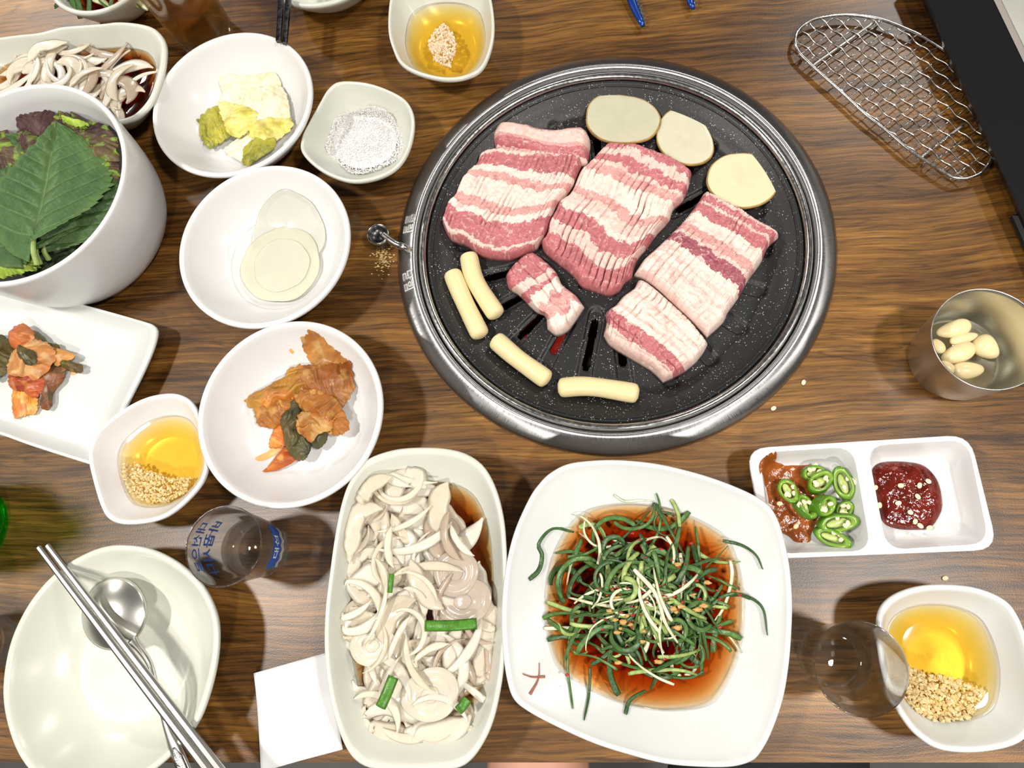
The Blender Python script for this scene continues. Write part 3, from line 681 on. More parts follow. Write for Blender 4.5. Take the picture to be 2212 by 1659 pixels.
# ------------------------------------------------------------------ grill lid rack
def rack():
    z = .0065
    fr = smooth_closed(PP([(1718, 86), (1728, 62), (1754, 44), (1790, 35), (1827, 32), (1868, 35), (1907, 43), (1951, 60), (1995, 80), (2037, 106), (2068, 130), (2086, 153), (2107, 187), (2124, 228), (2140, 280), (2145, 319), (2140, 345), (2125, 368), (2104, 381), (2081, 386), (2055, 381), (2016, 358), (1964, 324), (1912, 280), (1868, 246), (1821, 202), (1775, 161), (1744, 132), (1723, 109)], z), 180)
    t = thing('wire_rack', 'half-oval steel wire mesh rack leaning by the black tablet', 'rack', (*fr[:, :2].mean(0), 0))
    cl = np.vstack([fr, fr[:1]]); V, f = tube(cl, .00125, 8, False); add('frame', V, f, M['steel'], t)
    poly = fr[:, :2]
    eB = (P(2016, 358)-P(1744, 132))[:2]; eB /= np.linalg.norm(eB)
    eA = (P(1889, 47)-P(1751, 145))[:2]; eA /= np.linalg.norm(eA)
    o = P(1744, 132, z)[:2]; nA = np.array([-eA[1], eA[0]]); nB = np.array([-eB[1], eB[0]])
    def run(e, nrm, sp, ph, r, over):
        for k in range(-22, 23):
            off = o+nrm*(k*sp); ts = np.linspace(-.16, .16, 321); ins = [inside(poly, off+e*x) for x in ts]
            if not any(ins): continue
            a, b = ts[ins.index(True)]-over, ts[len(ins)-1-ins[::-1].index(True)]+over*.5
            if b-a < .012: continue
            tt = np.linspace(a, b, max(int((b-a)/.0016), 8))
            wave = np.sin(tt/cell*PI+ph+PI*k)*.00065
            path = np.c_[off[0]+e[0]*tt, off[1]+e[1]*tt, z-.0012+wave]
            if r > .0005: path[:, 0] += nrm[0]*wave*.5; path[:, 1] += nrm[1]*wave*.5
            V, f = tube(path, r, 6); add('wire', V, f, M['steel'], t)
    cell = .0092
    run(eA, nA, .0090, 0, .00048, .002); run(eB, nB, .0092, PI/2, .00062, .0005)
    for a, b in (((1751, 145), (1889, 47)), ((1987, 342), (2081, 270))):
        V, f = tube(smooth_open([P(*a, z-.001), P((a[0]+b[0])/2, (a[1]+b[1])/2, z-.0030), P(*b, z-.001)], 16), .0013, 8); add('cross_bar', V, f, M['cutlery'], t)
    for (u, v) in ((1735, 120), (2000, 349), (2110, 200), (1900, 44)):
        p = P(u, v, z); V, f = tube([p, p*[1, 1, 0]+[0, 0, .0008]], .0013, 8); add('foot', V, f, M['steel'], t)
rack()
# ------------------------------------------------------------------ ordering tablet
def tablet():
    a0, a1 = P(1998, 0, .018), P(2212, 477, .018); e = (a1-a0); e /= np.linalg.norm(e)
    h = np.array([-e[1], e[0], 0.0]); h = h if h[0] > 0 else -h
    el = math.radians(24); s = h*math.cos(el)+np.array([0, 0, 1])*math.sin(el); nn = np.cross(s, e); nn = nn if nn[2] > 0 else -nn
    o = a0-e*.03
    t = thing('ordering_tablet', 'black ordering tablet with grey screen tilted on its stand', 'tablet', o*[1, 1, 0])
    def slab(x0, x1, y0, y1, d0, d1, name, m, par):
        bv = .0012; V = []
        for d, i in ((d0, bv), (d0+bv, 0), (d1-bv, 0), (d1, bv)) if d1-d0 > .003 else ((d0, 0), (d1, 0)):
            for x, y in ((x0+i, y0+i), (x1-i, y0+i), (x1-i, y1-i), (x0+i, y1-i)): V.append(o+e*x+s*y+nn*d)
        k = len(V)//4; return add(name, V, grid_faces(k, 4, True)+[(3, 2, 1, 0), tuple(range(4*k-4, 4*k))], m, par, smooth=False)
    body = slab(0, .285, 0, .17, -.012, 0, 'casing', M['black_plastic'], t)
    slab(.02, .262, .0385, .150, 0, .0006, 'screen_trim', M['grey_trim'], t)
    slab(.0235, .2585, .0425, .147, .0006, .0010, 'screen', M['screen'], t)
    b = P(2243, 603, 0); V, f = box((b[0]+.035, b[1]+.026, 0), .060, .085, .010, math.atan2(e[1], e[0]), .003); add('stand_base', V, f, M['black_plastic'], t, smooth=False)
    V, f = box((b[0]+.060, b[1]+.09, .008), .03, .06, .020, math.atan2(e[1], e[0]), .003); add('stand_post', V, f, M['black_plastic'], t, smooth=False)
tablet()
# ------------------------------------------------------------------ tongs (tips only reach into view)
def tongs():
    t = thing('tongs', 'steel tongs coloured with a blue reflection, serrated tips above the grill', 'tongs', P(1420, -60, 0))
    J = P(1425, -420, .012)
    for tip, far, mids in ((P(1389, 58, .004), P(1310, -130, .010), [(1365, 0, .006), (1335, -110, .010)]), (P(1497, 20, .004), P(1475, -150, .010), [(1491, 0, .005), (1483, -110, .010)])):
        d = far-tip; d /= np.linalg.norm(d); sd = np.cross(d, [0, 0, 1.0]); sd /= np.linalg.norm(sd)
        if sd[0] < 0: sd = -sd
        path = smooth_open(np.vstack([tip+[0, 0, .001], PP(mids), J]), 36)
        wd = np.interp(np.linspace(0, .22, 36), [0, .008, .03, .14, .22], [.004, .0065, .0085, .011, .010])
        V, f = ribbon(path, wd, .003, 0.0); arm = add('arm', V, f, M['blue_reflection'], t)
        nT = 9; V = []; fc = []
        for k in range(nT):
            x = .002+k*.0038; base = tip+d*x+np.array([0, 0, .0022+x*.04]); w_ = np.interp(x, [0, .008, .03], [.002, .0032, .0042])
            i = len(V); V += [base+sd*w_*.7, base+d*.0036+sd*w_*.7, base+sd*(w_+.0019)+d*.0006, base+sd*w_*.7-[0, 0, .0012], base+d*.0036+sd*w_*.7-[0, 0, .0012], base+sd*(w_+.0019)+d*.0006-[0, 0, .0012]]
            fc += [(i, i+1, i+2), (i+5, i+4, i+3), (i, i+2, i+5, i+3), (i+2, i+1, i+4, i+5)]
        add('teeth', V, fc, M['steel'], arm, smooth=False)
    V, f = lathe([(.001, -.006), (.008, -.006), (.009, -.003), (.009, .004), (.007, .006), (.001, .006)], J, 32); add('hinge', V, f, M['steel'], t)
tongs()
# ------------------------------------------------------------------ cutlery
def stick(a, b, w0, w1, th, m, name, label, n=24, grp=None, flatten=.0):
    path = np.array([a+(b-a)*x for x in np.linspace(0, 1, n)]); wd = np.linspace(w0, w1, n)
    rings = []
    d = (b-a)/np.linalg.norm(b-a); s = np.cross(d, [0, 0, 1.0]); s /= np.linalg.norm(s); u = np.cross(s, d)
    for p, ww in zip(path, wd):
        q = ww*.28; rings.append(np.array([p+s*x+u*y for x, y in ((ww/2, -th/2+q*.5), (ww/2, th/2-q*.5), (ww/2-q, th/2), (-ww/2+q, th/2), (-ww/2, th/2-q*.5), (-ww/2, -th/2+q*.5), (-ww/2+q, -th/2), (ww/2-q, -th/2))]))
    V, f = loft(rings, True, True); return tag(add(name, V, f, m, smooth=False), label, 'chopstick', grp)
stick(P(84, 1182, .0400), P(468, 1690, .0400), .0038, .0060, .0028, M['cutlery'], 'chopstick', 'flat steel chopstick across the empty plate, next to the spoon handle')
stick(P(103, 1178, .0402), P(496, 1690, .0402), .0038, .0062, .0028, M['cutlery'], 'chopstick', 'flat steel chopstick across the empty plate, beside the shot glass side')
stick(P(602, 90, .0445), P(614, -110, .046), .0040, .0048, .0036, M['black_metal'], 'chopstick', 'dark steel chopstick resting on the cabbage bowl rim, on its beer glass side')
stick(P(615, 94, .0445), P(632, -110, .046), .0040, .0048, .0036, M['black_metal'], 'chopstick', 'dark steel chopstick resting on the cabbage bowl rim, on its far bowl side')
def spoon():
    hc = P(248, 1325, .024); t = thing('spoon', 'round steel spoon lying face down in the empty plate', 'spoon', hc*[1, 1, 0])
    n, m_ = 14, 48; rings = []; ph = np.linspace(0, 2*PI, m_, endpoint=False); rx = .0232
    ax = P(305, 1410, .024)-hc; ax[2] = 0; ax /= np.linalg.norm(ax); ay = np.array([-ax[1], ax[0], 0])
    def R(k): return np.array([hc+ax*math.cos(p)*rx*1.08*k+ay*math.sin(p)*rx*k for p in ph])
    for k in np.linspace(1, .02, n):
        r = R(k); r[:, 2] += .0075*(1-k*k)+.0012; rings.append(r)
    under = [np.array(r)-[0, 0, .0010] for r in rings[::-1]]
    V, f = loft(under+rings, True, True); add('spoon_bowl', V, f, M['cutlery'], t)
    path = smooth_open([hc+ax*.0225+[0, 0, .0010], P(322, 1432, .028), P(340, 1495, .031), P(362, 1575, .034), P(388, 1640, .0365), P(430, 1740, .040)], 50)
    x = np.linspace(0, 1, 50); wd = np.interp(x, [0, .06, .3, .5, .6, .66, .75, 1], [.011, .0058, .0042, .0048, .0062, .0085, .0092, .0100])
    V, f = ribbon(path, wd, .0022, 0); add('handle', V, f, M['cutlery'], t)
    pp = path[33:49]+[0, 0, .0013]; V, f = ribbon(pp, np.interp(np.linspace(0, 1, 16), [0, .2, 1], [.002, .0062, .0076]), .0008, 0)
    add('patterned_grip', V, f, M['grip'], t)
M['grip'] = mat('hammered_steel', (.62, .60, .56), .3, metal=1, bump=(420, 1.0))
spoon()
# paper napkin under the onion dish
def napkin():
    q = PP([(552, 1453), (708, 1409), (742, 1618), (571, 1664)], .002); n = 24; V = []
    for i in range(n):
        for j in range(n):
            u, v = j/(n-1), i/(n-1); p = (1-v)*((1-u)*q[0]+u*q[1])+v*((1-u)*q[3]+u*q[2])
            p = p+[0, 0, .0012*math.sin(u*3+v*2)**2+.004*(1-u)**4*(v)**2+.003*(1-u)**3*(1-v)**3]; V.append(p)
    tag(add('paper_napkin', V, grid_faces(n, n), M['paper'], solid=.0004), 'folded white paper napkin tucked under the long oval dish', 'napkin')
napkin()
# ------------------------------------------------------------------ meat
ZF = -.0095
FAT, PINK, RED, DARK, PALE = [np.array(c) for c in ((.81, .64, .57), (.63, .33, .305), (.47, .150, .165), (.32, .085, .115), (.75, .53, .475))]
KIND = {'f': FAT, 'p': PINK, 'r': RED, 'd': DARK, 'l': PALE}
def coons(top, right, bottom, left, nu, nv, z):
    c = [smooth_open(PP(x, z), n) for x, n in ((top, nu), (bottom, nu), (left, nv), (right, nv))]
    T, Bm, L_, R_ = c; u = np.linspace(0, 1, nu)[None, :, None]; v = np.linspace(0, 1, nv)[:, None, None]
    S = (1-v)*T[None]+v*Bm[None]+(1-u)*L_[:, None]+u*R_[:, None]
    S -= (1-u)*(1-v)*T[0]+u*(1-v)*T[-1]+(1-u)*v*Bm[0]+u*v*Bm[-1]
    return S
def meat(label, top, right, bottom, left, bands, T=.0135, cuts=22, vcuts=0, seed=1, warp=.03, cutd=.0035, nu=200, nv=200, slant=0.0, round_=.0055, curl=0.0, jag=.018, tex=1.0):
    S = coons(top, right, bottom, left, nu, nv, ZF+T*.55)
    W = np.linalg.norm(S[nv//2, -1]-S[nv//2, 0]); H = np.linalg.norm(S[-1, nu//2]-S[0, nu//2])
    U, Vv = np.meshgrid(np.linspace(0, 1, nu), np.linspace(0, 1, nv))
    X, Y = S[..., 0], S[..., 1]
    dU = np.minimum(U, 1-U)*W; dV = np.minimum(Vv, 1-Vv)*H
    e = lambda d, r: np.sqrt(np.clip(1-(1-np.clip(d/r, 0, 1))**2, 0, 1))
    env = np.minimum(e(dU, round_), e(dV, round_))*.65+.35*e(dU, round_)*e(dV, round_)
    # scored cuts
    cu = (U+slant*(Vv-.5)+.012*nz(U*4+seed, Vv*5, seed)+.010*nz(U*1.5, Vv*14, seed+4.)/max(cuts, 1)*8)*cuts
    ci = np.floor(cu).astype(int); cf = cu-ci; dc = np.minimum(cf, 1-cf)*W/max(cuts, 1)
    hsh = _h(ci+50, np.full_like(ci, seed), np.zeros_like(ci))
    dep = (.35+.65*_h(ci+np.where(cf > .5, 1, 0)+90, np.full_like(ci, seed), np.zeros_like(ci)))*np.clip(.45+.9*nz(Vv*7+seed*3, ci*.61), .03, 1)
    groove = np.exp(-(dc/.00038)**2)*dep if cuts else 0*U
    pill = (1-(2*cf-1)**4) if cuts else 0*U
    if vcuts:
        cv = (Vv+.01*nz(U*9, Vv*5, seed+2.))*vcuts+.15*_h(ci+7, ci*0, ci*0); vi = np.floor(cv).astype(int); vf = cv-vi; dv = np.minimum(vf, 1-vf)*H/vcuts
        groove = np.maximum(groove, np.exp(-(dv/.00045)**2)*.8*np.clip(.6+.8*nz(U*9, Vv*8, seed+8.), 0, 1)); pill = pill*.5+.5*(1-(2*vf-1)**4)
    # fat and lean bands run across the cuts
    vb = Vv+warp*fbm(U*3+seed*5, Vv*3, seed)+jag*(hsh-.5)+.030*fbm(U*W*330, Vv*H*200, seed+1.)+.016*fbm(U*W*900, Vv*H*900, seed+12.)
    ends = np.array([b[0] for b in bands]); cols = np.array([KIND[b[1]] for b in bands])
    bi = np.clip(np.searchsorted(ends, vb), 0, len(bands)-1); C = cols[bi].copy()
    isfat = np.array([1.0 if b[1] in 'fl' else 0.0 for b in bands])[bi]
    mar = ridged(X*210+seed, Y*210, seed, 3); mar2 = fbm(X*420, Y*420, seed+3.)
    k = np.clip((mar-.66)*4, 0, 1)*(1-isfat)*.62*tex; C = C*(1-k[..., None])+FAT*k[..., None]
    k = np.clip((fbm(X*170+9, Y*170, seed+6.)-.22)*4, 0, 1)*(1-isfat)*.5*tex; C = C*(1-k[..., None])+(RED*.5+DARK*.5)*k[..., None]
    k = np.clip((fbm(X*150, Y*150, seed+5.)-.28)*4, 0, 1)*isfat*.45; C = C*(1-k[..., None])+PINK*k[..., None]
    C = C*(1+.14*mar2[..., None]+.10*fbm(X*45, Y*45, seed+15.)[..., None])
    cut_shade = np.exp(-(dc/.0007)**2)[..., None]*.35*dep[..., None] if cuts else 0      # shading of the open cuts, painted in as darker pink
    C = C*(1-cut_shade)+PINK*.8*cut_shade
    h = T*env*(1+.05*fbm(X*60, Y*60, seed))+.00022*pill*env*(.4+.6*isfat)-cutd*groove*env+.0009*mar2*env+.0006*mar*env*(1-isfat)+.0009*(isfat-.5)*env+.0012*fbm(X*90, Y*90, seed+21.)*env+curl*(Vv-.5)**2*env
    V = S.reshape(-1, 3).copy(); V[:, 2] = (ZF+.0004+h).ravel()
    n = nu*nv; f = grid_faces(nv, nu)
    f = [q[::-1] for q in f]
    # flat underside
    ring = [i for i in range(nu)]+[nu*i+nu-1 for i in range(1, nv)]+[nu*(nv-1)+i for i in range(nu-2, -1, -1)]+[nu*i for i in range(nv-2, 0, -1)]
    f.append(tuple(ring))
    return tag(add('pork_belly_slab', V, f, M['meat'], col=C.reshape(-1, 3)), label, 'meat')
meat('scored pork belly slab with broad white fat bands, next to the lever side of the grill',
     [(1036, 339), (1060, 325), (1100, 318), (1150, 324), (1200, 332), (1240, 336), (1262, 340)],
     [(1262, 340), (1250, 370), (1237, 400), (1222, 420), (1205, 440), (1192, 468), (1184, 495), (1169, 520)],
     [(956, 482), (961, 497), (974, 516), (1003, 526), (1023, 540), (1046, 552), (1090, 558), (1123, 551), (1154, 538), (1169, 520)],
     [(1036, 339), (1025, 364), (998, 389), (984, 420), (967, 439), (959, 462), (956, 482)],
     [(.04, 'p'), (.085, 'l'), (.24, 'r'), (.32, 'f'), (.39, 'p'), (.56, 'f'), (.645, 'p'), (.72, 'f'), (.93, 'r'), (.97, 'l'), (2, 'r')], cuts=24, seed=3, warp=.075, slant=.08, nu=240, nv=240, cutd=.0028)
meat('rolled pale pork belly end lying behind the slab with broad white bands',
     [(1080, 262), (1113, 263), (1142, 269), (1158, 274), (1200, 279), (1231, 273), (1250, 272), (1268, 281)],
     [(1268, 281), (1276, 300), (1274, 325), (1270, 350)],
     [(1070, 322), (1123, 328), (1161, 340), (1200, 348), (1240, 352), (1270, 350)],
     [(1080, 262), (1066, 283), (1064, 300), (1070, 322)],
     [(.10, 'r'), (.22, 'p'), (.58, 'l'), (.66, 'p'), (.9, 'r'), (2, 'f')], T=.0165, cuts=0, seed=9, warp=.10, nu=180, nv=100, round_=.010)
meat('scored pork belly slab with the potato slice over its end, in the middle of the grill',
     [(1311, 312), (1345, 312), (1379, 314), (1429, 331), (1450, 338), (1496, 372)],
     [(1496, 372), (1487, 407), (1476, 430), (1456, 448), (1446, 474), (1422, 500), (1400, 531), (1383, 550), (1374, 566), (1366, 596)],
     [(1168, 518), (1175, 540), (1201, 563), (1227, 583), (1244, 600), (1257, 616), (1292, 629), (1316, 635), (1338, 626), (1350, 609), (1366, 596)],
     [(1311, 312), (1292, 331), (1270, 353), (1253, 370), (1238, 405), (1227, 422), (1209, 435), (1199, 455), (1188, 477), (1181, 503), (1168, 518)],
     [(.075, 'r'), (.14, 'l'), (.215, 'r'), (.25, 'l'), (.32, 'p'), (.46, 'f'), (.52, 'p'), (.60, 'l'), (.645, 'f'), (.765, 'r'), (.87, 'l'), (2, 'r')], cuts=17, vcuts=0, seed=5, warp=.05, slant=-.05, nu=240, nv=260, cutd=.0045)
meat('crosshatch scored pork belly slab with a dark red band under the cream potato slice',
     [(1523, 411), (1561, 432), (1604, 453), (1633, 474), (1672, 495), (1686, 509)],
     [(1686, 509), (1662, 530), (1646, 564), (1619, 602), (1598, 639), (1574, 673), (1564, 694), (1529, 726)],
     [(1369, 591), (1397, 604), (1428, 628), (1460, 660), (1492, 689), (1519, 716), (1529, 726)],
     [(1523, 411), (1503, 442), (1476, 477), (1444, 509), (1423, 530), (1394, 556), (1383, 570), (1369, 591)],
     [(.03, 'r'), (.065, 'l'), (.115, 'r'), (.14, 'l'), (.24, 'r'), (.36, 'f'), (.44, 'p'), (.48, 'l'), (.585, 'd'), (.69, 'f'), (.725, 'l'), (.78, 'f'), (.83, 'l'), (2, 'f')], cuts=15, vcuts=15, seed=11, warp=.025, nu=240, nv=260, cutd=.0022)
meat('smaller crosshatch scored pork belly slab beside the rice cakes, with a red streaked end',
     [(1379, 602), (1397, 609), (1428, 633), (1466, 668), (1492, 694), (1512, 718), (1531, 742)],
     [(1531, 742), (1519, 763), (1503, 782), (1476, 803), (1455, 814), (1434, 823)],
     [(1304, 721), (1317, 742), (1349, 763), (1381, 782), (1410, 800), (1434, 823)],
     [(1379, 602), (1368, 623), (1346, 639), (1328, 660), (1309, 673), (1310, 694), (1304, 721)],
     [(.24, 'f'), (.30, 'l'), (.46, 'f'), (.52, 'l'), (.60, 'f'), (.83, 'r'), (2, 'l')], cuts=15, vcuts=8, seed=14, warp=.03, nu=220, nv=180, cutd=.0026)
meat('small ragged scrap of raw pork lying by the plate centre',
     [(1092, 594), (1108, 572), (1130, 552), (1152, 545)],
     [(1152, 545), (1176, 560), (1203, 588), (1216, 614), (1245, 637), (1263, 661)],
     [(1182, 708), (1202, 722), (1225, 713), (1241, 694), (1263, 661)],
     [(1092, 594), (1098, 620), (1120, 634), (1155, 668), (1177, 680), (1182, 708)],
     [(.30, 'r'), (.42, 'l'), (.50, 'r'), (.68, 'f'), (.86, 'p'), (2, 'f')], T=.0125, cuts=4, seed=21, warp=.22, nu=150, nv=150, cutd=.003, tex=1.3)

# ------------------------------------------------------------------ rice cakes, potato slices
for pts, lab in (([(975, 586), (1003, 652), (1040, 728)], 'cream rice cake stick lying nearest the steel rim, beside a second one'),
                 ([(1011, 548), (1027, 607), (1075, 684)], 'cream rice cake stick lying between another stick and the pork'),
                 ([(1067, 731), (1117, 774), (1185, 823)], 'cream rice cake stick lying aslant over the slots'),
                 ([(1205, 838), (1274, 835), (1380, 851)], 'cream rice cake stick lying alone along the plate edge')):
    c = smooth_open(PP(pts, ZF+.0075), 40); x = np.linspace(0, 1, 40)
    r = .0073*np.clip(1-(np.abs(2*x-1))**26*.55, .2, 1)*(1+.025*np.sin(x*9))
    c = np.vstack([c[0]-(c[1]-c[0])*.05, c, c[-1]+(c[-1]-c[-2])*.05]); r = np.r_[.0012, r, .0012]
    V, f = tube(c, r, 28); tag(add('rice_cake', V, f, M['ricecake']), lab, 'rice cake', 'rice cakes on the grill')
def potato(pts, label, zb, col, seed, tilt=0.0):
    o = smooth_closed(PP(pts, zb), 120); c = o.mean(0); t = thing('potato_slice', label, 'potato', c*[1, 1, 0]+[0, 0, zb], 'potato slices on the grill')
    h = .0035; rings = [o+[0, 0, 0]]; C = []
    ks = [1.0, .99, .95, .85, .7, .5, .3, .15, .02]; rings = [c+(o-c)*k+[0, 0, h-.0003*(k > .98)] for k in ks]
    low = [c+(o-c)*k for k in (.02, .985)]
    V, f = loft(low+rings, True, True)
    rel = np.linalg.norm(V[:, :2]-c[:2], axis=1)/np.linalg.norm(o[:, :2]-c[:2], axis=1).mean()
    star = ridged(V[:, 0]*300+seed, V[:, 1]*300, seed)*np.exp(-(rel/.45)**2)
    C = np.array(col)*(1+.06*fbm(V[:, 0]*180, V[:, 1]*180, seed)-.10*np.clip(star, 0, 1))[:, None]
    add('flesh', V, f, M['potato'], t, col=C)
    V, f = loft([c+(o-c)*.99+[0, 0, .0001], c+(o-c)*1.018+[0, 0, .0012], c+(o-c)*1.018+[0, 0, h-.0010], c+(o-c)*.992+[0, 0, h+.0002], c+(o-c)*.975+[0, 0, h]]); add('skin', V, f, M['potato_skin'], t)
potato([(1267, 258), (1272, 232), (1290, 214), (1318, 209), (1350, 212), (1385, 219), (1412, 236), (1426, 262), (1417, 289), (1396, 306), (1360, 313), (1320, 312), (1288, 299), (1270, 278)], 'grey translucent potato slice touching the middle pork slab', ZF+.0035, (.52, .50, .37), 1)
potato([(1468, 237), (1489, 241), (1508, 256), (1526, 281), (1538, 308), (1539, 334), (1525, 352), (1500, 360), (1470, 357), (1440, 343), (1422, 319), (1418, 291), (1427, 263), (1445, 245)], 'egg shaped pale potato slice with a starry core', ZF+.001, (.60, .575, .43), 2)
potato([(1526, 390), (1536, 362), (1560, 343), (1592, 336), (1626, 338), (1655, 350), (1674, 371), (1681, 396), (1671, 423), (1645, 444), (1605, 453), (1570, 446), (1545, 430), (1530, 410)], 'cream yellow potato slice touching the crosshatched pork slab', ZF+.0035, (.70, .63, .41), 3)

# ------------------------------------------------------------------ crumpled leaves: kimchi, cabbage, lettuce
def sheet(name, label, cat, pts, z0, cols, amp=.004, freq=90, dome=.004, seed=1, m='veg', group=None, thick=.0009, org=(0, 0), sc=1.0, jag=.03, rings=26, seg=120, zfun=None, ribs=0.0, parent=None, frill=0.0, mixf=60, crisp=1.0, grow=1.0, pleat=0.0, tone=1.0):
    """leafy piece with an outline of its own, folds and a thickness"""
    p = PP([(org[0]+a/sc, org[1]+b/sc) for a, b in pts], z0); o = smooth_closed(p, seg); c = o.mean(0); o = c+(o-c)*grow
    t = np.linspace(0, 2*PI, seg, endpoint=False); j = 1+jag*fbm(np.cos(t)*6+seed, np.sin(t)*6, seed)+jag*.5*nz(np.cos(t)*11, np.sin(t)*11, seed)
    V = []
    for r in np.linspace(1, .015, rings):
        V.append(c+(o-c)*(r*(1+(j-1)*r**6))[:, None])
    V = np.vstack(V); rel = np.repeat(np.linspace(1, .015, rings), seg)
    X, Y = V[:, 0], V[:, 1]
    an = seed*1.7; sx_, sy_ = X*math.cos(an)+Y*math.sin(an), Y*math.cos(an)-X*math.sin(an)
    sy_ = sy_+.004*nz(X*120+seed, Y*120, seed+8.)
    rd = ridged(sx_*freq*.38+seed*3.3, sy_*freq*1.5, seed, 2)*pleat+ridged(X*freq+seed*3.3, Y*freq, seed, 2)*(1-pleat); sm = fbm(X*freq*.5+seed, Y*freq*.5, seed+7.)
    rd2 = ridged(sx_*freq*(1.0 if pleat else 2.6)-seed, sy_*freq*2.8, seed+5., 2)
    z = dome*(1-rel**2)+amp*(rd*.6+sm*.6+rd2*.28*crisp)*(.35+.65*(1-rel**3))+frill*rel**4*np.tile(np.sin(t*19+3*np.sin(t*5+seed)), rings)
    if ribs:
        ax = o[np.argmax(np.linalg.norm(o-c, axis=1))]-c; ax /= np.linalg.norm(ax); z += ribs*np.sin(((X-c[0])*-ax[1]+(Y-c[1])*ax[0])*1400)
    V[:, 2] = z0+z
    if zfun: V[:, 2] = np.maximum(V[:, 2], np.array([zfun(x, y) for x, y in zip(X, Y)])+thick+.0004)
    fib = fbm(sx_*70, sy_*700, seed+4., 3)
    a, b_, d = [np.array(q) for q in cols]
    k = np.clip(.5+1.1*fbm(X*mixf+seed*9, Y*mixf, seed+2.), 0, 1)[:, None]; C = a*(1-k)+b_*k
    k2 = np.clip((fbm(X*mixf*2.3+seed, Y*mixf*2.3, seed+11.)-.12)*4, 0, 1)[:, None]*.85; C = C*(1-k2)+d*k2
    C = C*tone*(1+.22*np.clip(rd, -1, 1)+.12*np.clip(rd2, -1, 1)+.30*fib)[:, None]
    f = grid_faces(rings, seg, True); f.append(tuple(range((rings-1)*seg, rings*seg)))
    ob = add(name, V, f, M[m], parent, col=C, solid=thick)
    return ob if parent else tag(ob, label, cat, group)
ORA = ((.46, .19, .035), (.33, .10, .018), (.56, .29, .07)); ORA2 = ((.66, .20, .03), (.48, .10, .02), (.75, .36, .08)); GRN = ((.065, .06, .025), (.13, .10, .03), (.035, .035, .018))
kb = dict(org=(480, 700), sc=4.739, zfun=B['kimchi'].z_in, group='cooked kimchi pieces in the round bowl')
kz = .0125
for i, (pts, dz, cols, lab, am) in enumerate((
    ([(1040, 190), (900, 270), (940, 420), (1050, 540), (1200, 580), (1325, 480), (1260, 370), (1180, 300)], .001, ((.55, .27, .08), (.46, .17, .04), (.62, .38, .14)), 'smooth orange cabbage stalk end of the cooked kimchi', .002),
    ([(980, 440), (1300, 430), (1335, 520), (1320, 680), (1230, 830), (1050, 830), (800, 660), (820, 480)], .004, ((.38, .16, .035), (.27, .075, .015), (.50, .27, .08)), 'ribbed brown orange kimchi leaf under the stalk end', .0045),
    ([(270, 780), (480, 640), (640, 550), (700, 460), (850, 450), (950, 480), (920, 640), (800, 790), (560, 930), (400, 900)], .004, ((.48, .24, .035), (.33, .13, .02), (.52, .18, .03)), 'large yellow brown kimchi leaf pointing away from the stalk', .0055),
    ([(375, 850), (480, 820), (640, 760), (720, 830), (660, 950), (560, 1040), (450, 1050), (380, 1000)], .004, ORA, 'torn orange kimchi leaf edge beside the dark leaf', .005),
    ([(780, 720), (1000, 700), (1120, 760), (1220, 870), (1290, 1040), (1250, 1100), (1100, 1100), (980, 960), (860, 900)], .008, ORA, 'folded glossy kimchi leaf over the middle of the heap', .0055),
    ([(500, 1240), (560, 1050), (650, 1010), (690, 1150), (640, 1230)], .001, ORA2, 'bright orange kimchi sliver under the dark leaf', .002),
    ([(740, 810), (800, 870), (815, 980), (800, 1080), (880, 1160), (900, 1260), (830, 1380), (760, 1370), (690, 1250), (650, 1130), (620, 980)], .0055, GRN, 'dark green kimchi leaf draped over the heap', .005),
    ([(820, 930), (960, 920), (1125, 990), (1110, 1080), (1000, 1110), (920, 1190), (870, 1160), (790, 1080)], .011, ((.58, .27, .07), (.44, .16, .03), (.64, .38, .13)), 'frilled orange kimchi fold beside the dark leaf', .0045),
    ([(1060, 1060), (1065, 1180), (1000, 1260), (930, 1240), (915, 1170), (990, 1090)], .004, GRN, 'small dark green kimchi scrap by the frilled fold', .003),
    ([(455, 1520), (520, 1420), (600, 1320), (690, 1260), (770, 1330), (740, 1390), (620, 1460)], .0005, ORA2, 'pointed bright orange kimchi tail', .0015))):
    sheet('kimchi_piece', lab, 'kimchi', pts, kz+dz, cols, amp=am*1.5, dome=.004, seed=i+2, jag=.12, freq=85, rings=54, seg=260, grow=1.07, crisp=.5, mixf=75, pleat=.85, tone=.78, **kb)
kp_ = dict(org=(0, 640), sc=4.482, group='red leaf kimchi pieces on the square plate')
BRN = ((.20, .075, .03), (.30, .10, .03), (.10, .06, .025)); REDK = ((.50, .11, .03), (.36, .05, .02), (.62, .22, .06))
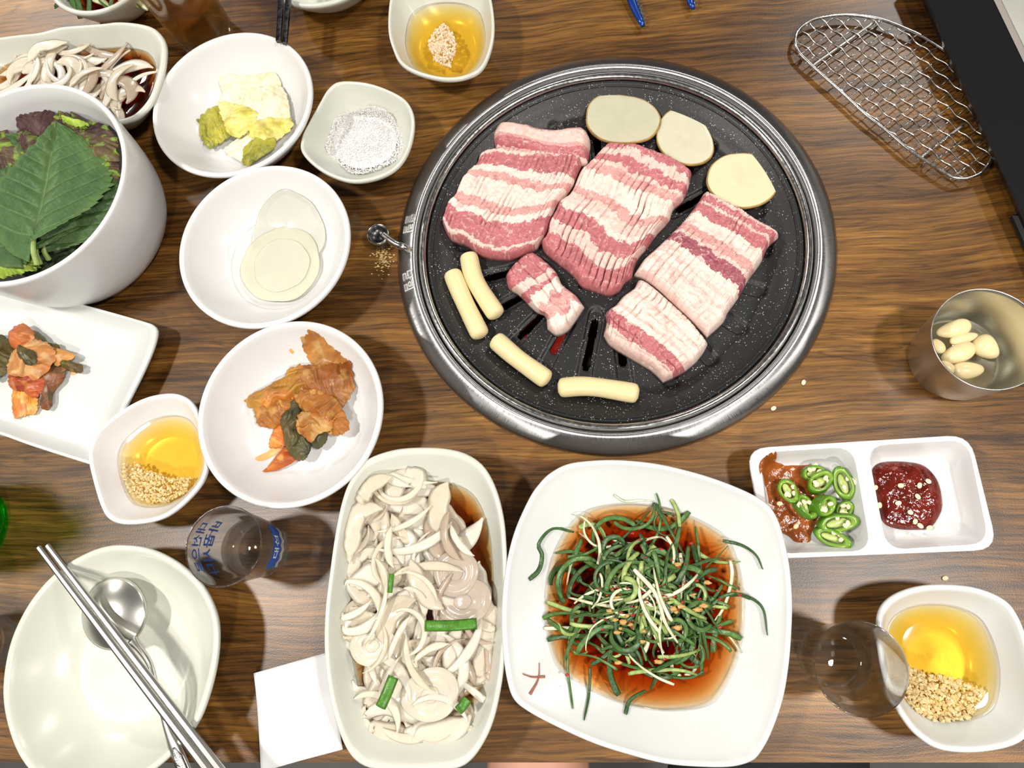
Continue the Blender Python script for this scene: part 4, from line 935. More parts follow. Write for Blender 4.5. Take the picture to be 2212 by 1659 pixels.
for i, (pts, dz, cols, lab, am, dm) in enumerate((
    ([(-90, 430), (40, 410), (130, 490), (140, 600), (60, 720), (-40, 800), (-110, 760)], .003, GRN, 'dark green kimchi leaf on the side away from the oil bowl', .005, .006),
    ([(330, 350), (420, 400), (470, 460), (560, 480), (560, 540), (440, 540), (340, 470)], .003, GRN, 'dark leaf end sticking out behind the red stalk', .003, .003),
    ([(120, 360), (220, 290), (300, 330), (350, 420), (290, 500), (150, 490)], .006, ((.55, .16, .045), (.45, .09, .03), (.66, .32, .14)), 'red sauced stalk end at the top of the kimchi heap', .004, .006),
    ([(450, 680), (620, 680), (600, 820), (510, 930), (495, 1070), (405, 1050), (440, 940), (420, 800)], .002, BRN, 'brown stalk of the kimchi heap with a squared end', .003, .004),
    ([(500, 510), (715, 575), (640, 625), (550, 660)], .006, ((.62, .30, .09), (.52, .20, .05), (.7, .4, .15)), 'thin orange triangular leaf flap of the red kimchi', .002, .002),
    ([(540, 640), (650, 595), (700, 645), (795, 680), (790, 730), (720, 725), (640, 690)], .003, ((.13, .13, .02), (.10, .06, .02), (.25, .17, .03)), 'olive green leaf tip beside the orange flap', .003, .003),
    ([(100, 780), (250, 750), (430, 750), (440, 870), (340, 965), (240, 910), (150, 890)], .005, REDK, 'red orange leaf piece in the lower part of the heap', .004, .005),
    ([(150, 880), (250, 900), (345, 965), (362, 1060), (330, 1120), (240, 1145), (142, 1160)], .001, ((.76, .32, .05), (.66, .20, .03), (.80, .45, .12)), 'bright orange square cabbage piece with red specks', .0015, .001),
    ([(90, 700), (110, 600), (180, 510), (330, 445), (450, 470), (520, 550), (490, 650), (370, 785), (250, 770), (100, 745)], .009, ((.66, .34, .13), (.58, .22, .06), (.72, .44, .2)), 'curled pale orange cabbage leaf on top of the red kimchi', .004, .007),
    ([(185, 490), (240, 510), (330, 550), (340, 640), (260, 650), (200, 580)], .016, GRN, 'dark green leaf curl inside the pale orange leaf', .003, .003))):
    sheet('kimchi_piece', lab, 'kimchi', pts, .0105+dz, cols, amp=am*1.4, dome=dm, seed=i+31, jag=.11, freq=80, rings=48, seg=240, grow=1.08, crisp=.5, mixf=80, pleat=.85, tone=.82, **kp_)
cb = dict(org=(320, 0), sc=2.836, zfun=B['cabbage'].z_in, group='pale cabbage kimchi pieces', thick=.0014)
WHT = ((.74, .70, .52), (.68, .63, .42), (.78, .75, .60)); YEL = ((.60, .52, .13), (.66, .60, .30), (.46, .40, .05)); OLV = ((.26, .25, .025), (.36, .33, .04), (.17, .18, .02))
for i, (pts, dz, cols, lab, am, rb) in enumerate((
    ([(480, 505), (640, 485), (800, 485), (815, 560), (640, 590), (475, 590)], .001, WHT, 'translucent white cabbage stalk edge', .001, .0003),
    ([(480, 560), (640, 545), (825, 545), (865, 740), (740, 765), (620, 760), (450, 680)], .004, WHT, 'broad white ribbed cabbage stalk piece', .0015, .0004),
    ([(460, 660), (560, 660), (640, 690), (650, 770), (560, 830), (500, 800)], .006, YEL, 'yellow cabbage leaf fold beside the white stalk', .003, 0),
    ([(335, 735), (440, 680), (515, 710), (525, 800), (450, 865), (375, 895), (335, 830)], .003, OLV, 'olive green cabbage leaf knot', .004, 0),
    ([(480, 930), (560, 850), (640, 775), (760, 800), (720, 900), (640, 985), (595, 1000)], .001, WHT, 'white cabbage stalk with a cut corner', .0012, .0003),
    ([(640, 800), (700, 750), (840, 735), (875, 780), (780, 860), (680, 880)], .004, YEL, 'yellow green cabbage leaf by the cut stalk', .003, 0),
    ([(610, 910), (700, 840), (765, 865), (760, 910), (680, 965), (605, 1005)], .005, OLV, 'olive green leaf edge on the cut stalk', .003, 0))):
    sheet('cabbage_piece', lab, 'cabbage', pts, .0095+dz, cols, amp=am*(1 if rb else 1.5), dome=.0025, seed=i+61, jag=.03 if rb else .16, ribs=rb, freq=60 if rb else 95, crisp=.2 if rb else .6, pleat=.6, rings=36, seg=180, grow=1.0 if rb else 1.12, **cb)
# pickled radish slices
for (u, v, r, dz, tint, lab, sx) in ((622, 506, .0310, .0016, (.90, .90, .82), 'translucent pickled radish slice riding up the bowl side', 1.0), (606, 570, .0325, .0028, (.90, .89, .72), 'larger pale yellow pickled radish slice', 1.0), (609, 573, .0228, .0038, (.90, .89, .75), 'smaller round pickled radish slice lying on top', 1.0)):
    c = P(u, v, .012); n = 72; t = np.linspace(0, 2*PI, n, endpoint=False)
    rr = r*(1+.02*np.sin(t*3+r*900)+.012*np.sin(t*7+r*300)+.012*nz(np.cos(t)*6, np.sin(t)*6, r*1000))
    rings = []
    for k in (.02, .97, 1.0, 1.0, .97, .6, .3, .02):
        rings.append(np.stack([c[0]+rr*k*np.cos(t), c[1]+rr*k*np.sin(t), np.zeros(n)], 1))
    for i, q in enumerate(rings):
        top = .0013 if i >= 3 else 0
        q[:, 2] = np.array([max(B['radish'].z_in(x, y)+.0006, B['radish'].floor+dz) for x, y in q[:, :2]])+top+(0 if 0 < i < 7 else 0)
    V, f = loft(rings, True, True); C = np.array(tint)*np.ones((len(V), 1))*(1+.04*fbm(V[:, 0]*200, V[:, 1]*200, 3.))[:, None]
    tag(add('radish_slice', V, f, M['radish'], col=C), lab, 'radish', 'pickled radish slices')

# ------------------------------------------------------------------ lettuce and perilla
PUR = ((.050, .022, .022), (.085, .038, .032), (.12, .15, .025)); PUR2 = ((.045, .022, .022), (.10, .07, .03), (.17, .26, .03)); LIM = ((.30, .42, .05), (.20, .32, .04), (.42, .52, .10))
lb = dict(org=(0, 180), sc=3.606, m='leaf', group='red lettuce leaves in the deep bowl', thick=.0007)
sheet('lettuce_leaf', 'large dark red lettuce leaf lining the deep bowl', 'lettuce', [(-250, 560), (-50, 380), (200, 330), (520, 330), (800, 420), (900, 640), (860, 880), (700, 1100), (430, 1280), (100, 1380), (-200, 1300), (-330, 900)], .044, PUR, amp=.010, dome=.003, seed=70, jag=.05, freq=45, rings=40, seg=200, **lb)
for i, (pts, z, cols, lab) in enumerate((
    ([(-120, 520), (20, 355), (90, 410), (160, 450), (240, 500), (290, 570), (180, 640), (0, 680), (-120, 660)], .060, PUR2, 'dark red lettuce leaf frill with a pointed lobe'),
    ([(120, 320), (170, 255), (290, 240), (370, 215), (450, 270), (530, 330), (520, 450), (420, 500), (320, 490), (220, 420)], .062, PUR, 'dark red lettuce frill standing tallest behind the perilla tip'),
    ([(440, 250), (560, 240), (690, 300), (800, 310), (900, 410), (935, 520), (910, 620), (760, 600), (650, 520), (520, 440)], .060, PUR2, 'dark red lettuce frill with lime patches beside the perilla tip'),
    ([(150, 380), (250, 400), (350, 470), (350, 570), (250, 580), (180, 500)], .066, PUR, 'small dark lettuce fold between two frills'),
    ([(740, 620), (830, 560), (925, 600), (930, 720), (880, 850), (800, 800)], .056, PUR2, 'olive lettuce leaf edge against the bowl wall'),
    ([(500, 270), (600, 300), (690, 320), (640, 350), (540, 320)], .068, LIM, 'lime green lettuce rib showing between dark frills'),
    ([(180, 1460), (330, 1330), (520, 1210), (760, 1000), (860, 960), (820, 1100), (640, 1300), (400, 1450), (260, 1530)], .046, ((.020, .028, .014), (.035, .05, .02), (.05, .08, .025)), 'dark sheet with shade in its colour, filling the gap under the perilla stems'),  # added sheet, the dark gap between leaves painted as its colour
    ([(-120, 1400), (60, 1330), (230, 1330), (330, 1410), (210, 1480), (-60, 1510)], .058, LIM, 'bright green lettuce leaf at the perilla stem'))):
    sheet('lettuce_leaf', lab, 'lettuce', pts, z, cols, amp=.0065, dome=.004, seed=i+72, jag=.13, freq=75, rings=48, seg=260, frill=.0015, crisp=.6, pleat=.5, mixf=75, **lb)
def perilla(base, tip, zb, zt, label, seed, wl=1.0, wr=1.0, dark=1.0, stem=None):
    A, T = P(*base, zb), P(*tip, zt); ax = T-A; Ln = np.linalg.norm(ax[:2]); e = ax/Ln; sd = np.array([e[1], -e[0], 0]); sd /= np.linalg.norm(sd)
    ns, nt = 120, 121; s = np.linspace(0, 1, ns)[:, None]; t = np.linspace(-1, 1, nt)[None, :]
    w = np.interp(s, [0, .06, .2, .33, .457, .6, .70, .78, .86, .95, 1], [.03, .15, .36, .50, .575, .52, .44, .35, .25, .11, 0])
    ser = 1+.09*(np.mod(s*19, 1)-.5)*(np.abs(t)**5)
    wL = np.interp(s, [0, .06, .2, .33, .42, .53, .62, .71, .8, .9, 1], [.03, .2, .42, .5, .5, .42, .33, .24, .13, .06, 0]); w = np.where(t < 0, wL, w)
    wid = np.where(t > 0, wr, wl)
    al = s-.20*(t**2)*(1-s)**2*np.where(t < 0, 1.0, .35)+.02*np.abs(t)**3; ac = t*w*ser*wid
    # side veins leave the midrib at a slant; the blade bulges between them
    ph = (s-.42*np.abs(t)*w*1.4-.02)*8.5; fr = np.abs(np.mod(ph, 1)-.5)*2      # 1 on a vein
    vein = np.clip((fr-.90)/.10, 0, 1); mid = np.exp(-(ac/.010)**2)
    ter = np.abs(np.mod(np.abs(t)*w*30+ph*2.5, 1)-.5)*2; tv = np.clip((ter-.8)/.2, 0, 1)*.5
    z = .0042*np.sqrt(np.clip(1-fr, 0, 1))*np.clip(np.abs(t)*4, 0, 1)*(1-.5*np.abs(t))-.0016*mid-.0011*tv+.0012*fbm(s*7+seed, t*5, seed)-.012*np.abs(t)**2*w+.004*np.sin(s*4+seed)*t
    V = A+(al*Ln)[..., None]*e+(ac*Ln)[..., None]*sd; V = V.reshape(-1, 3); V[:, 2] += z.ravel()
    G1, G2, VN = np.array((.042, .100, .032))*dark, np.array((.074, .148, .042))*dark, np.array((.17, .25, .10))*dark
    k = np.clip(.5+.8*fbm(s*6+seed, t*4, seed+1.), 0, 1)[..., None]; C = G1*(1-k)+G2*k
    edge = np.clip((np.abs(t)-.8)*4, 0, 1)[..., None]*np.ones_like(k)*.5; C = C*(1-edge)+np.array((.10, .18, .04))*dark*edge
    vk = np.maximum(np.maximum(vein*.6, mid*.9), tv*.22)[..., None]; C = C*(1-vk)+VN*vk
    o = thing('perilla_leaf', label, 'leaf', A*[1, 1, 0]+[0, 0, zb], 'perilla leaves in the deep bowl')
    f = grid_faces(ns, nt); add('blade', V, f, M['leaf'], o, col=C.reshape(-1, 3), solid=.0005)
    st = stem or (base[0]+5, base[1]+75)
    pth = smooth_open([A+[0, 0, .0002], P((base[0]*.5+st[0]*.5)-4, (base[1]+st[1])/2, zb-.002), P(*st, zb-.008)], 16)
    V, f = tube(pth, np.linspace(.0016, .0022, 16), 10); add('stem', V, f, M['leaf'], o, col=np.tile((.30, .40, .12), (len(V), 1)))
perilla((95, 530), (215, 330), .061, .057, 'perilla leaf under the others, its edge by the bowl wall', 5, .8, .9, .75, (105, 560))
perilla((60, 535), (20, 300), .063, .062, 'perilla leaf under the large one, turned to the bowl side', 4, 1.0, 1.0, .8, (62, 570))
perilla((78, 528), (150, 292), .066, .063, 'perilla leaf peeking out under the large one', 3, .95, .72, .85, (86, 570))
perilla((73, 515), (122, 268), .073, .069, 'large green perilla leaf with ribbed veins lying on top', 2, .95, .86, 1.0, (80, 572))

# ------------------------------------------------------------------ onions
def onion_slice(c, ang, L, w_, r, tw, col, lift, label, group, bowl=None):
    n = 20; s = np.linspace(-.5, .5, n)*L; th = s/r
    loc = np.stack([r*np.sin(th), r*(1-np.cos(th)), lift*np.cos(np.linspace(-1.2, 1.2, n))], 1)
    ca, sa = math.cos(ang), math.sin(ang)
    path = np.c_[c[0]+loc[:, 0]*ca-loc[:, 1]*sa, c[1]+loc[:, 0]*sa+loc[:, 1]*ca, c[2]+loc[:, 2]]
    if bowl is not None:
        for k in range(n):
            d = path[k, :2]-bowl.c; a = math.atan2(d[1], d[0]) % (2*PI); lim = np.linalg.norm(bowl.o[int(a/(2*PI)*bowl.n) % bowl.n])*.86-w_*.35; q = np.hypot(*d)
            if q > lim: path[k, :2] = bowl.c+d/q*(lim+(q-lim)*.08)
            path[k, 2] = max(path[k, 2], bowl.z_in(path[k, 0], path[k, 1])+.0018)
    x = np.linspace(-1, 1, n); wd = w_*np.clip(1-np.abs(x)**3.2, .14, 1)*(1+.10*np.sin(x*5+ang))
    V, f = ribbon(path, wd, .0014, tw+np.linspace(-.35, .35, n))
    C = np.array(col)*(1+.05*nz(V[:, 0]*700, V[:, 1]*700, 1.))[:, None]
    return tag(add('onion_slice', V, f, M['onion'], col=C), label, 'onion', group)
def scatter(poly, k, mind, seed):
    r = np.random.RandomState(seed); p = np.array(poly, float); out = []; tries = 0
    lo, hi = p.min(0), p.max(0)
    while len(out) < k and tries < 20000:
        tries += 1; q = lo+(hi-lo)*r.rand(2)
        if inside(p, q) and all(np.hypot(*(q-o)) > mind for o in out): out.append(q)
    return out
def onion_heap(bowl, poly, n, label, group, seed, base, top, mind, big=(.030, .058), wid=(.0035, .0088), roll=.6):
    r = np.random.RandomState(seed); pts = scatter(poly, n, mind, seed); pc = np.mean(np.array(poly, float), 0); ext = np.abs(np.array(poly)-pc).max(0)
    for i, q in enumerate(pts):
        d = min(1, np.hypot(*((q-pc)/ext))); z = base+(top-base)*(1-d*d)*(.35+.65*r.rand())
        w_ = P(*q, z); zi = bowl.z_in(w_[0], w_[1]); w_[2] = max(z, zi+.003)
        soak = r.rand() < .35 and q[0] > pc[0]+.25*ext[0]
        col = (.66, .54, .43) if soak else [(.92, .86, .73), (.90, .82, .68), (.94, .90, .80), (.87, .79, .64)][r.randint(4)]
        onion_slice(w_, r.rand()*2*PI, r.uniform(*big), r.uniform(*wid), r.choice([.014, .02, .03, .05])*r.uniform(.9, 1.2), r.uniform(-roll, roll), col, r.uniform(-.002, .004), label, group, bowl)
ON = [(792, 1045), (860, 1003), (900, 1015), (925, 1075), (980, 1120), (1008, 1180), (1040, 1250), (1066, 1330), (1060, 1420), (1045, 1510), (1005, 1580), (930, 1600), (830, 1590), (795, 1500), (775, 1400), (752, 1330), (760, 1230), (757, 1150), (780, 1080)]
onion_heap(B['onion'], ON, 105, 'wide translucent onion slice in the long oval dish', 'wide onion slices in the long oval dish', 5, .022, .033, 22, (.026, .050), (.0080, .0165), .25)
onion_heap(B['onion'], ON, 46, 'narrow white onion slice heaped in the long oval dish', 'narrow onion slices in the long oval dish', 6, .028, .039, 30, (.026, .058), (.0028, .0070), .4)
onion_heap(B['small_onion'], [(20, 170), (70, 110), (140, 105), (220, 110), (270, 130), (285, 180), (270, 238), (200, 240), (100, 230), (30, 215)], 44, 'onion slice in the oval dish behind the lettuce bowl', 'onion slices in the dish behind the lettuce bowl', 8, .028, .037, 16, (.032, .062), (.004, .0125), .25)
for u, v, r, lab in ((985, 1238, .0165, 'round translucent onion disc soaking at the soy side of the dish'), (1000, 1300, .0185, 'larger round onion disc with visible rings, soaking in soy'), (805, 1395, .0150, 'pale oval onion disc against the dish wall'), (930, 1500, .0190, 'onion disc with a hollow middle near the dish end')):
    c = P(u, v, .0315); t = thing('onion_disc', lab, 'onion', c, 'onion discs in the long oval dish')
    n = 48; t_ = np.linspace(0, 2*PI, n, endpoint=False); wob = 1+.07*np.sin(2*t_+u)+.03*np.sin(3*t_+v)
    def disc(ks, z0, z1, name, tone, par):
        rg = [np.stack([c[0]+r*k*wob*np.cos(t_), c[1]+r*k*wob*.86*np.sin(t_), np.full(n, c[2]+z)], 1) for k, z in ks]
        V, f = loft(rg, True, True); V[:, 2] += (V[:, 0]-c[0])*.10+.0007*nz(V[:, 0]*130, V[:, 1]*130, 2.)
        rel = np.linalg.norm((V-c)[:, :2], axis=1)/r; C = np.array(tone)*(1+.05*np.sin(rel*24))[:, None]
        add(name, V, f, M['onion'], par, col=C)
    base = (.70, .60, .50) if v < 1350 else (.90, .84, .70)
    disc([(.02, 0), (.97, 0), (1, .0008), (.97, .0015), (.70, .0014), (.66, .0011), (.62, .0014), (.40, .0014), (.36, .0011), (.32, .0014), (.02, .0014)], 0, 0, 'layers', base, t)
    disc([(.02, .0013), (.30, .0013), (.31, .0019), (.27, .0022), (.02, .0022)], 0, 0, 'core', np.array(base)*1.03, t)
for a, b_, w_, lab in (((918, 1352), (1030, 1347), .0068, 'long bright green scallion piece across the onions'), ((850, 1462), (822, 1528), .0068, 'short bright green scallion piece near the dish wall'), ((846, 1240), (842, 1280), .0034, 'tiny green scallion sliver on the onions'), ((1010, 1510), (990, 1535), .006, 'pale green scallion piece under the onions')):
    pth = smooth_open([P(*a, .041), P((a[0]+b_[0])/2, (a[1]+b_[1])/2+2, .0420), P(*b_, .041)], 14); V, f = ribbon(pth, w_, .0016, .1)
    C = np.array((.06, .20, .015))*np.ones((len(V), 1))*(1+.25*nz(V[:, 0]*900, V[:, 1]*900, 2.))[:, None]; tag(add('scallion_piece', V, f, M['scallion'], col=C), lab, 'scallion', 'green scallion pieces on the onions')

# ------------------------------------------------------------------ scallion salad
DG, MG, LG, WG = [np.array(c) for c in ((.032, .080, .022), (.072, .155, .032), (.31, .40, .12), (.70, .70, .47))]
def strand(path, w_, c0, c1, tw, lab, grp):
    n = len(path); V, f = ribbon(path, w_*np.interp(np.linspace(0, 1, n), [0, .06, .9, 1], [.8, 1, .85, .6]), .00032, tw+np.linspace(-.5, .5, n)*(1 if tw > 0 else -1)); k = np.repeat(np.linspace(0, 1, n), 8)[:, None]
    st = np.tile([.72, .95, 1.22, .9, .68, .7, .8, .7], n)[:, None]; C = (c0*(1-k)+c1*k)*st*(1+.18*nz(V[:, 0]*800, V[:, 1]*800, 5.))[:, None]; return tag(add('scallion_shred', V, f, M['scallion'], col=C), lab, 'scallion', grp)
r = np.random.RandomState(12); cen = np.array([1390.0, 1290.0])
LABS = {'d': ('dark green scallion shred tangled in the salad dish', 'dark green scallion shreds'), 'm': ('mid green scallion shred tangled in the salad dish', 'mid green scallion shreds'), 'l': ('pale green scallion shred tangled in the salad dish', 'pale green scallion shreds'), 'w': ('white scallion shred tangled in the salad dish', 'white scallion shreds')}
for i in range(285):
    rad = min(abs(r.normal(0, .48)), .80); a = r.rand()*2*PI
    q = cen+np.array([math.cos(a)*225, math.sin(a)*205])*rad
    z = .024+.022*(1-rad**1.6)*r.uniform(.3, 1.0); p = P(*q, z)
    L = r.uniform(.020, .052); n = 18; h = r.rand()*2*PI; cur = r.normal(0, 42) if r.rand() < .8 else r.choice([-1, 1])*r.uniform(90, 170)
    pts = [p]; hh = h
    for k in range(n-1):
        hh += cur*L/n+r.normal(0, .05); pts.append(pts[-1]+np.array([math.cos(hh), math.sin(hh), 0])*L/n)
    pts = np.array(pts); pts -= pts.mean(0)-p
    dd = np.array([np.hypot(*(x[:2]-P(*cen, .03)[:2])) for x in pts])/.066
    pts[:, 2] = np.maximum(z-.006*np.clip(dd-rad, 0, 1)+.003*np.sin(np.linspace(0, PI, n))*r.uniform(-.6, 1.2), np.array([B['scallion'].z_in(x[0], x[1]) for x in pts])+.0010)
    cls = r.choice(list('dmlw'), p=[.38, .32, .18, .12]) if rad > .3 else r.choice(list('dmlw'), p=[.20, .28, .30, .22])
    c0 = {'d': DG, 'm': MG, 'l': LG, 'w': WG}[cls]; c1 = {'d': DG*.5+MG*.5, 'm': DG*.3+MG*.7, 'l': MG*.4+LG*.6, 'w': LG*.2+WG*.8}[cls]
    strand(pts, r.uniform(.0018, .0044)*(.7 if cls == 'w' else 1), c0, c1, r.uniform(-.7, .7), *LABS[cls])
for pts, w_, c, lab in (([(1560, 1168), (1600, 1178), (1628, 1200), (1641, 1230)], .0022, 'd', 'dark green scallion curl arching onto the dish wall beside the sauce dish'), ([(1545, 1290), (1600, 1285), (1640, 1310), (1650, 1370)], .0022, 'd', 'dark green scallion curl reaching over the dish wall by the plain shot glass'), ([(1230, 1380), (1226, 1440), (1238, 1525)], .0020, 'm', 'mid green scallion shred hanging straight over the dish wall'), ([(1275, 1440), (1272, 1500), (1262, 1548)], .0020, 'd', 'dark green scallion shred ending on the bare dish wall'), ([(1145, 1252), (1165, 1232), (1172, 1200), (1165, 1175), (1195, 1142), (1240, 1150)], .0030, 'd', 'dark green scallion shred bent over the onion dish side of the salad'), ([(1176, 1357), (1225, 1356), (1280, 1356)], .0026, 'w', 'straight white scallion shred over the dressing'), ([(1182, 1300), (1240, 1320), (1320, 1332)], .0032, 'l', 'pale green thick scallion shred over the dressing'), ([(1310, 1160), (1360, 1175), (1420, 1160), (1445, 1172)], .0022, 'w', 'white curved scallion shred at the head of the salad'), ([(1325, 1070), (1350, 1084), (1380, 1082), (1407, 1084)], .0012, 'w', 'thin white scallion thread floating on the dressing'), ([(1365, 1230), (1410, 1280), (1430, 1340), (1456, 1382)], .0030, 'w', 'long white scallion shred across the middle of the salad'), ([(1475, 1340), (1530, 1350), (1570, 1370), (1600, 1410)], .0018, 'w', 'white scallion shred curving toward the plain shot glass'), ([(1350, 1540), (1362, 1510), (1395, 1490)], .0026, 'd', 'dark green scallion shred in the clear dressing pool')):
    zz = [max(.025, 0) for _ in pts]; pp = smooth_open(PP(pts, .026), 24)
    for k in range(len(pp)): pp[k, 2] = max(.028 if lab.find('middle') < 0 else .046, B['scallion'].z_in(pp[k, 0], pp[k, 1])+.0012)
    c0 = {'d': DG, 'm': MG, 'l': LG, 'w': WG}[c]; strand(pp, w_, c0, c0*.8+MG*.2, .3, lab, None)
# chopped garlic and chili flakes on the salad
mb = MB(); mb2 = MB(); r = np.random.RandomState(4)
for i in range(30):
    q = cen+r.normal(0, 1, 2)*np.array([70, 55])+[20, 30]; V, f = lump(P(*q, .043+.003*r.rand()-.00004*np.hypot(*(q-cen))), r.uniform(.0008, .0017), i, (1.7, .9, .4), 7, .5); mb.put(V, f)
for i in range(90):
    q = cen+r.normal(0, 1, 2)*np.array([75, 60]); V, f = lump(P(*q, .044+.002*r.rand()-.00004*np.hypot(*(q-cen))), r.uniform(.0005, .0012), i, (1.3, .8, .3), 5, .5); mb2.put(V, f)
tag(mb.build('chopped_garlic', M['tan_garlic']), 'tan chopped garlic scattered on the scallion salad', 'garlic', kind='stuff')
tag(mb2.build('chili_flakes', M['flake']), 'red chili flakes scattered on the scallion salad', 'chili flakes', kind='stuff')
# stray dried thread on the bare wall of the dish
mb = MB()
for a in ([(1131, 1452), (1150, 1460), (1177, 1462)], [(1165, 1432), (1163, 1465), (1147, 1495)]):
    pp = smooth_open(PP(a, .03), 14)
    for k in range(14): pp[k, 2] = B['scallion'].z_in(pp[k, 0], pp[k, 1])+.0008
    V, f = ribbon(pp, np.interp(np.linspace(0, 1, 14), [0, .5, 1], [.0006, .0012, .0020]), .0006, 0); mb.put(V, f, (.32, .12, .08))
tag(mb.build('dried_thread', M['scallion']), 'brown crossed thread stuck to the bare wall of the scallion dish', 'food scrap')

# ------------------------------------------------------------------ salt and minced garlic
def grains(name, label, cat, poly, n, zf, size, m, seed, clump=True, jit=.0015):
    r = np.random.RandomState(seed); p = np.array(poly, float); lo, hi = p.min(0), p.max(0); mb = MB(); k = 0
    while k < n:
        q = lo+(hi-lo)*r.rand(2)
        if not inside(p, q): continue
        k += 1; c = P(q[0], q[1], .012); z = zf(c[0], c[1]); c = P(q[0], q[1], z+r.rand()*jit); s = size*r.uniform(.5, 1.35)
        d = r.normal(0, 1, (3, 3)); u, _, v = np.linalg.svd(d); R_ = u@v
        oc = np.array([(1, 0, 0), (-1, 0, 0), (0, .8, 0), (0, -.8, 0), (0, 0, .7), (0, 0, -.7)])*r.uniform(.7, 1.3, (6, 1))*s
        mb.put(c+oc@R_.T, [(0, 2, 4), (2, 1, 4), (1, 3, 4), (3, 0, 4), (2, 0, 5), (1, 2, 5), (3, 1, 5), (0, 3, 5)])
    return tag(mb.build(name, m, smooth=False), label, cat, kind='stuff')
sa = B['salt']; sc_ = P(788, 303, .012)
def salt_z(x, y): return max(sa.z_in(x, y)+.0004, .0085+.0055*max(0, 1-(np.hypot(x-sc_[0], y-sc_[1])/.026)**2))
th = np.linspace(0, 2*PI, 30, endpoint=False)
grains('coarse_salt', 'white coarse salt heaped in the dipping bowl', 'salt', [(788+82*math.cos(a)*(1+.06*math.sin(5*a)), 303+72*math.sin(a)*(1+.06*math.sin(4*a))) for a in th], 5200, salt_z, .00075, M['salt'], 1, jit=.001)
V = []; nn = 40
rings = [np.array([(sc_[0]+.0262*k*math.cos(a), sc_[1]+.0245*k*math.sin(a), 0) for a in np.linspace(0, 2*PI, 60, endpoint=False)]) for k in np.linspace(1, .02, 12)]
for q in rings:
    for p in q: p[2] = salt_z(p[0], p[1])
V, f = loft(rings, False, True); tag(add('salt_bed', V, f, M['salt']), 'packed salt under the loose grains in the dipping bowl', 'salt', kind='stuff')
z275 = lambda z: (lambda x, y: z)
Z2 = lambda pts: [(1580+a/2.185, 900+b/2.185) for a, b in pts]
grains('minced_garlic', 'pinkish minced garlic clump standing in the middle of the oil', 'garlic', [(958, 50), (975, 68), (986, 95), (980, 120), (975, 141), (946, 141), (931, 112), (925, 90), (940, 65)], 330, lambda x, y: .0185+.004*max(0, 1-(np.hypot(x-P(957, 95, .02)[0], y-P(957, 95, .02)[1])/.014)**2), .0017, M['garlic_bit_pale'], 2, jit=.002)
grains('minced_garlic', 'minced garlic settled in the oil bowl beside the kimchi plate', 'garlic', [(266, 1000), (290, 998), (325, 1018), (370, 1032), (414, 1032), (404, 1060), (365, 1084), (320, 1087), (285, 1068), (266, 1035)], 620, lambda x, y: max(B['oil2'].z_in(x, y)+.0006, .0155), .0016, M['garlic_bit'], 3, jit=.0025)
grains('minced_garlic', 'minced garlic settled in the oil bowl beside the plain shot glass', 'garlic', Z2([(745, 1110), (820, 1165), (900, 1205), (1000, 1225), (1120, 1255), (1195, 1290), (1160, 1390), (1100, 1430), (970, 1440), (870, 1395), (800, 1320), (745, 1210)]), 820, lambda x, y: max(B['oil3'].z_in(x, y)+.0006, .0172), .0018, M['garlic_bit'], 4, jit=.0025)

# ------------------------------------------------------------------ pastes, chili slices, seeds
def blob(name, label, cat, pts, zf, h, m, seed, seg=140, rings=30, rough=.0012, edge=.9):
    p = smooth_closed(PP(pts, .012), seg); c = p.mean(0); V = []
    for k in np.linspace(1, .02, rings): V.append(c+(p-c)*k)
    V = np.vstack(V); rel = np.repeat(np.linspace(1, .02, rings), seg); V[:, 2] = np.array([zf(x, y) for x, y in V[:, :2]])+h*np.sqrt(np.clip(1-rel**4, 0, 1))+rough*fbm(V[:, 0]*260, V[:, 1]*260, seed)*(1-rel**6)+.0003
    f = grid_faces(rings, seg, True); f.append(tuple(range((rings-1)*seg, rings*seg))); return tag(add(name, V, f, M[m]), label, cat)
def well_z(i):
    wc, wr = wells[i]
    def z(x, y):
        d = np.array([x, y])-wc; a = np.arctan2(d[1], d[0]); w2 = wr-wc; aa = np.arctan2(w2[:, 1], w2[:, 0]); j = np.argmin(np.abs(np.angle(np.exp(1j*(aa-a)))))
        return float(np.interp(np.hypot(*d)/np.hypot(*w2[j]), [0, .5, .74, .84, .93, .985, 1.0, 1.2], [.0055, .0055, .0062, .0095, .020, .0248, .026, .026]))
    return z
blob('soybean_paste', 'brown soybean paste smeared in the well with green chili slices', 'paste', Z2([(182, 178), (112, 230), (118, 310), (150, 400), (215, 520), (290, 570), (345, 640), (385, 638), (388, 560), (420, 480), (450, 380), (445, 280), (400, 222), (290, 212), (195, 213)]), well_z(0), .0022, 'paste', 3)
blob('chili_paste', 'glossy dark red chili paste pooled in the sauce dish', 'paste', Z2([(678, 245), (728, 210), (840, 207), (930, 227), (990, 290), (1015, 380), (1010, 450), (960, 520), (880, 532), (790, 525), (728, 490), (702, 400), (680, 310)]), well_z(1), .0042, 'chili_paste', 6)
def seed_at(u, v, z, label, grp, rot=0.0, k=1.0):
    V, f = ellipsoid(P(u, v, z), (.0020*k, .0015*k, .0006*k), rot, .15, 8); return tag(add('chili_seed', V, f, M['seed']), label, 'seed', grp)
for i, (a, b_) in enumerate(((800, 325), (888, 325), (930, 305), (680, 335), (880, 377), (788, 408), (700, 418), (845, 452), (868, 495), (892, 515), (935, 525))):
    seed_at(1580+a/2.185, 900+b_/2.185, .0118 if i != 10 else .010, 'pale chili seed stuck on the dark red chili paste', 'seeds on the chili paste', i*1.3)
for i, (a, b_) in enumerate(((228, 410), (305, 517), (400, 232))): seed_at(1580+a/2.185, 900+b_/2.185, .0125, 'pale chili seed on the brown soybean paste', 'seeds on the soybean paste', i*.9)
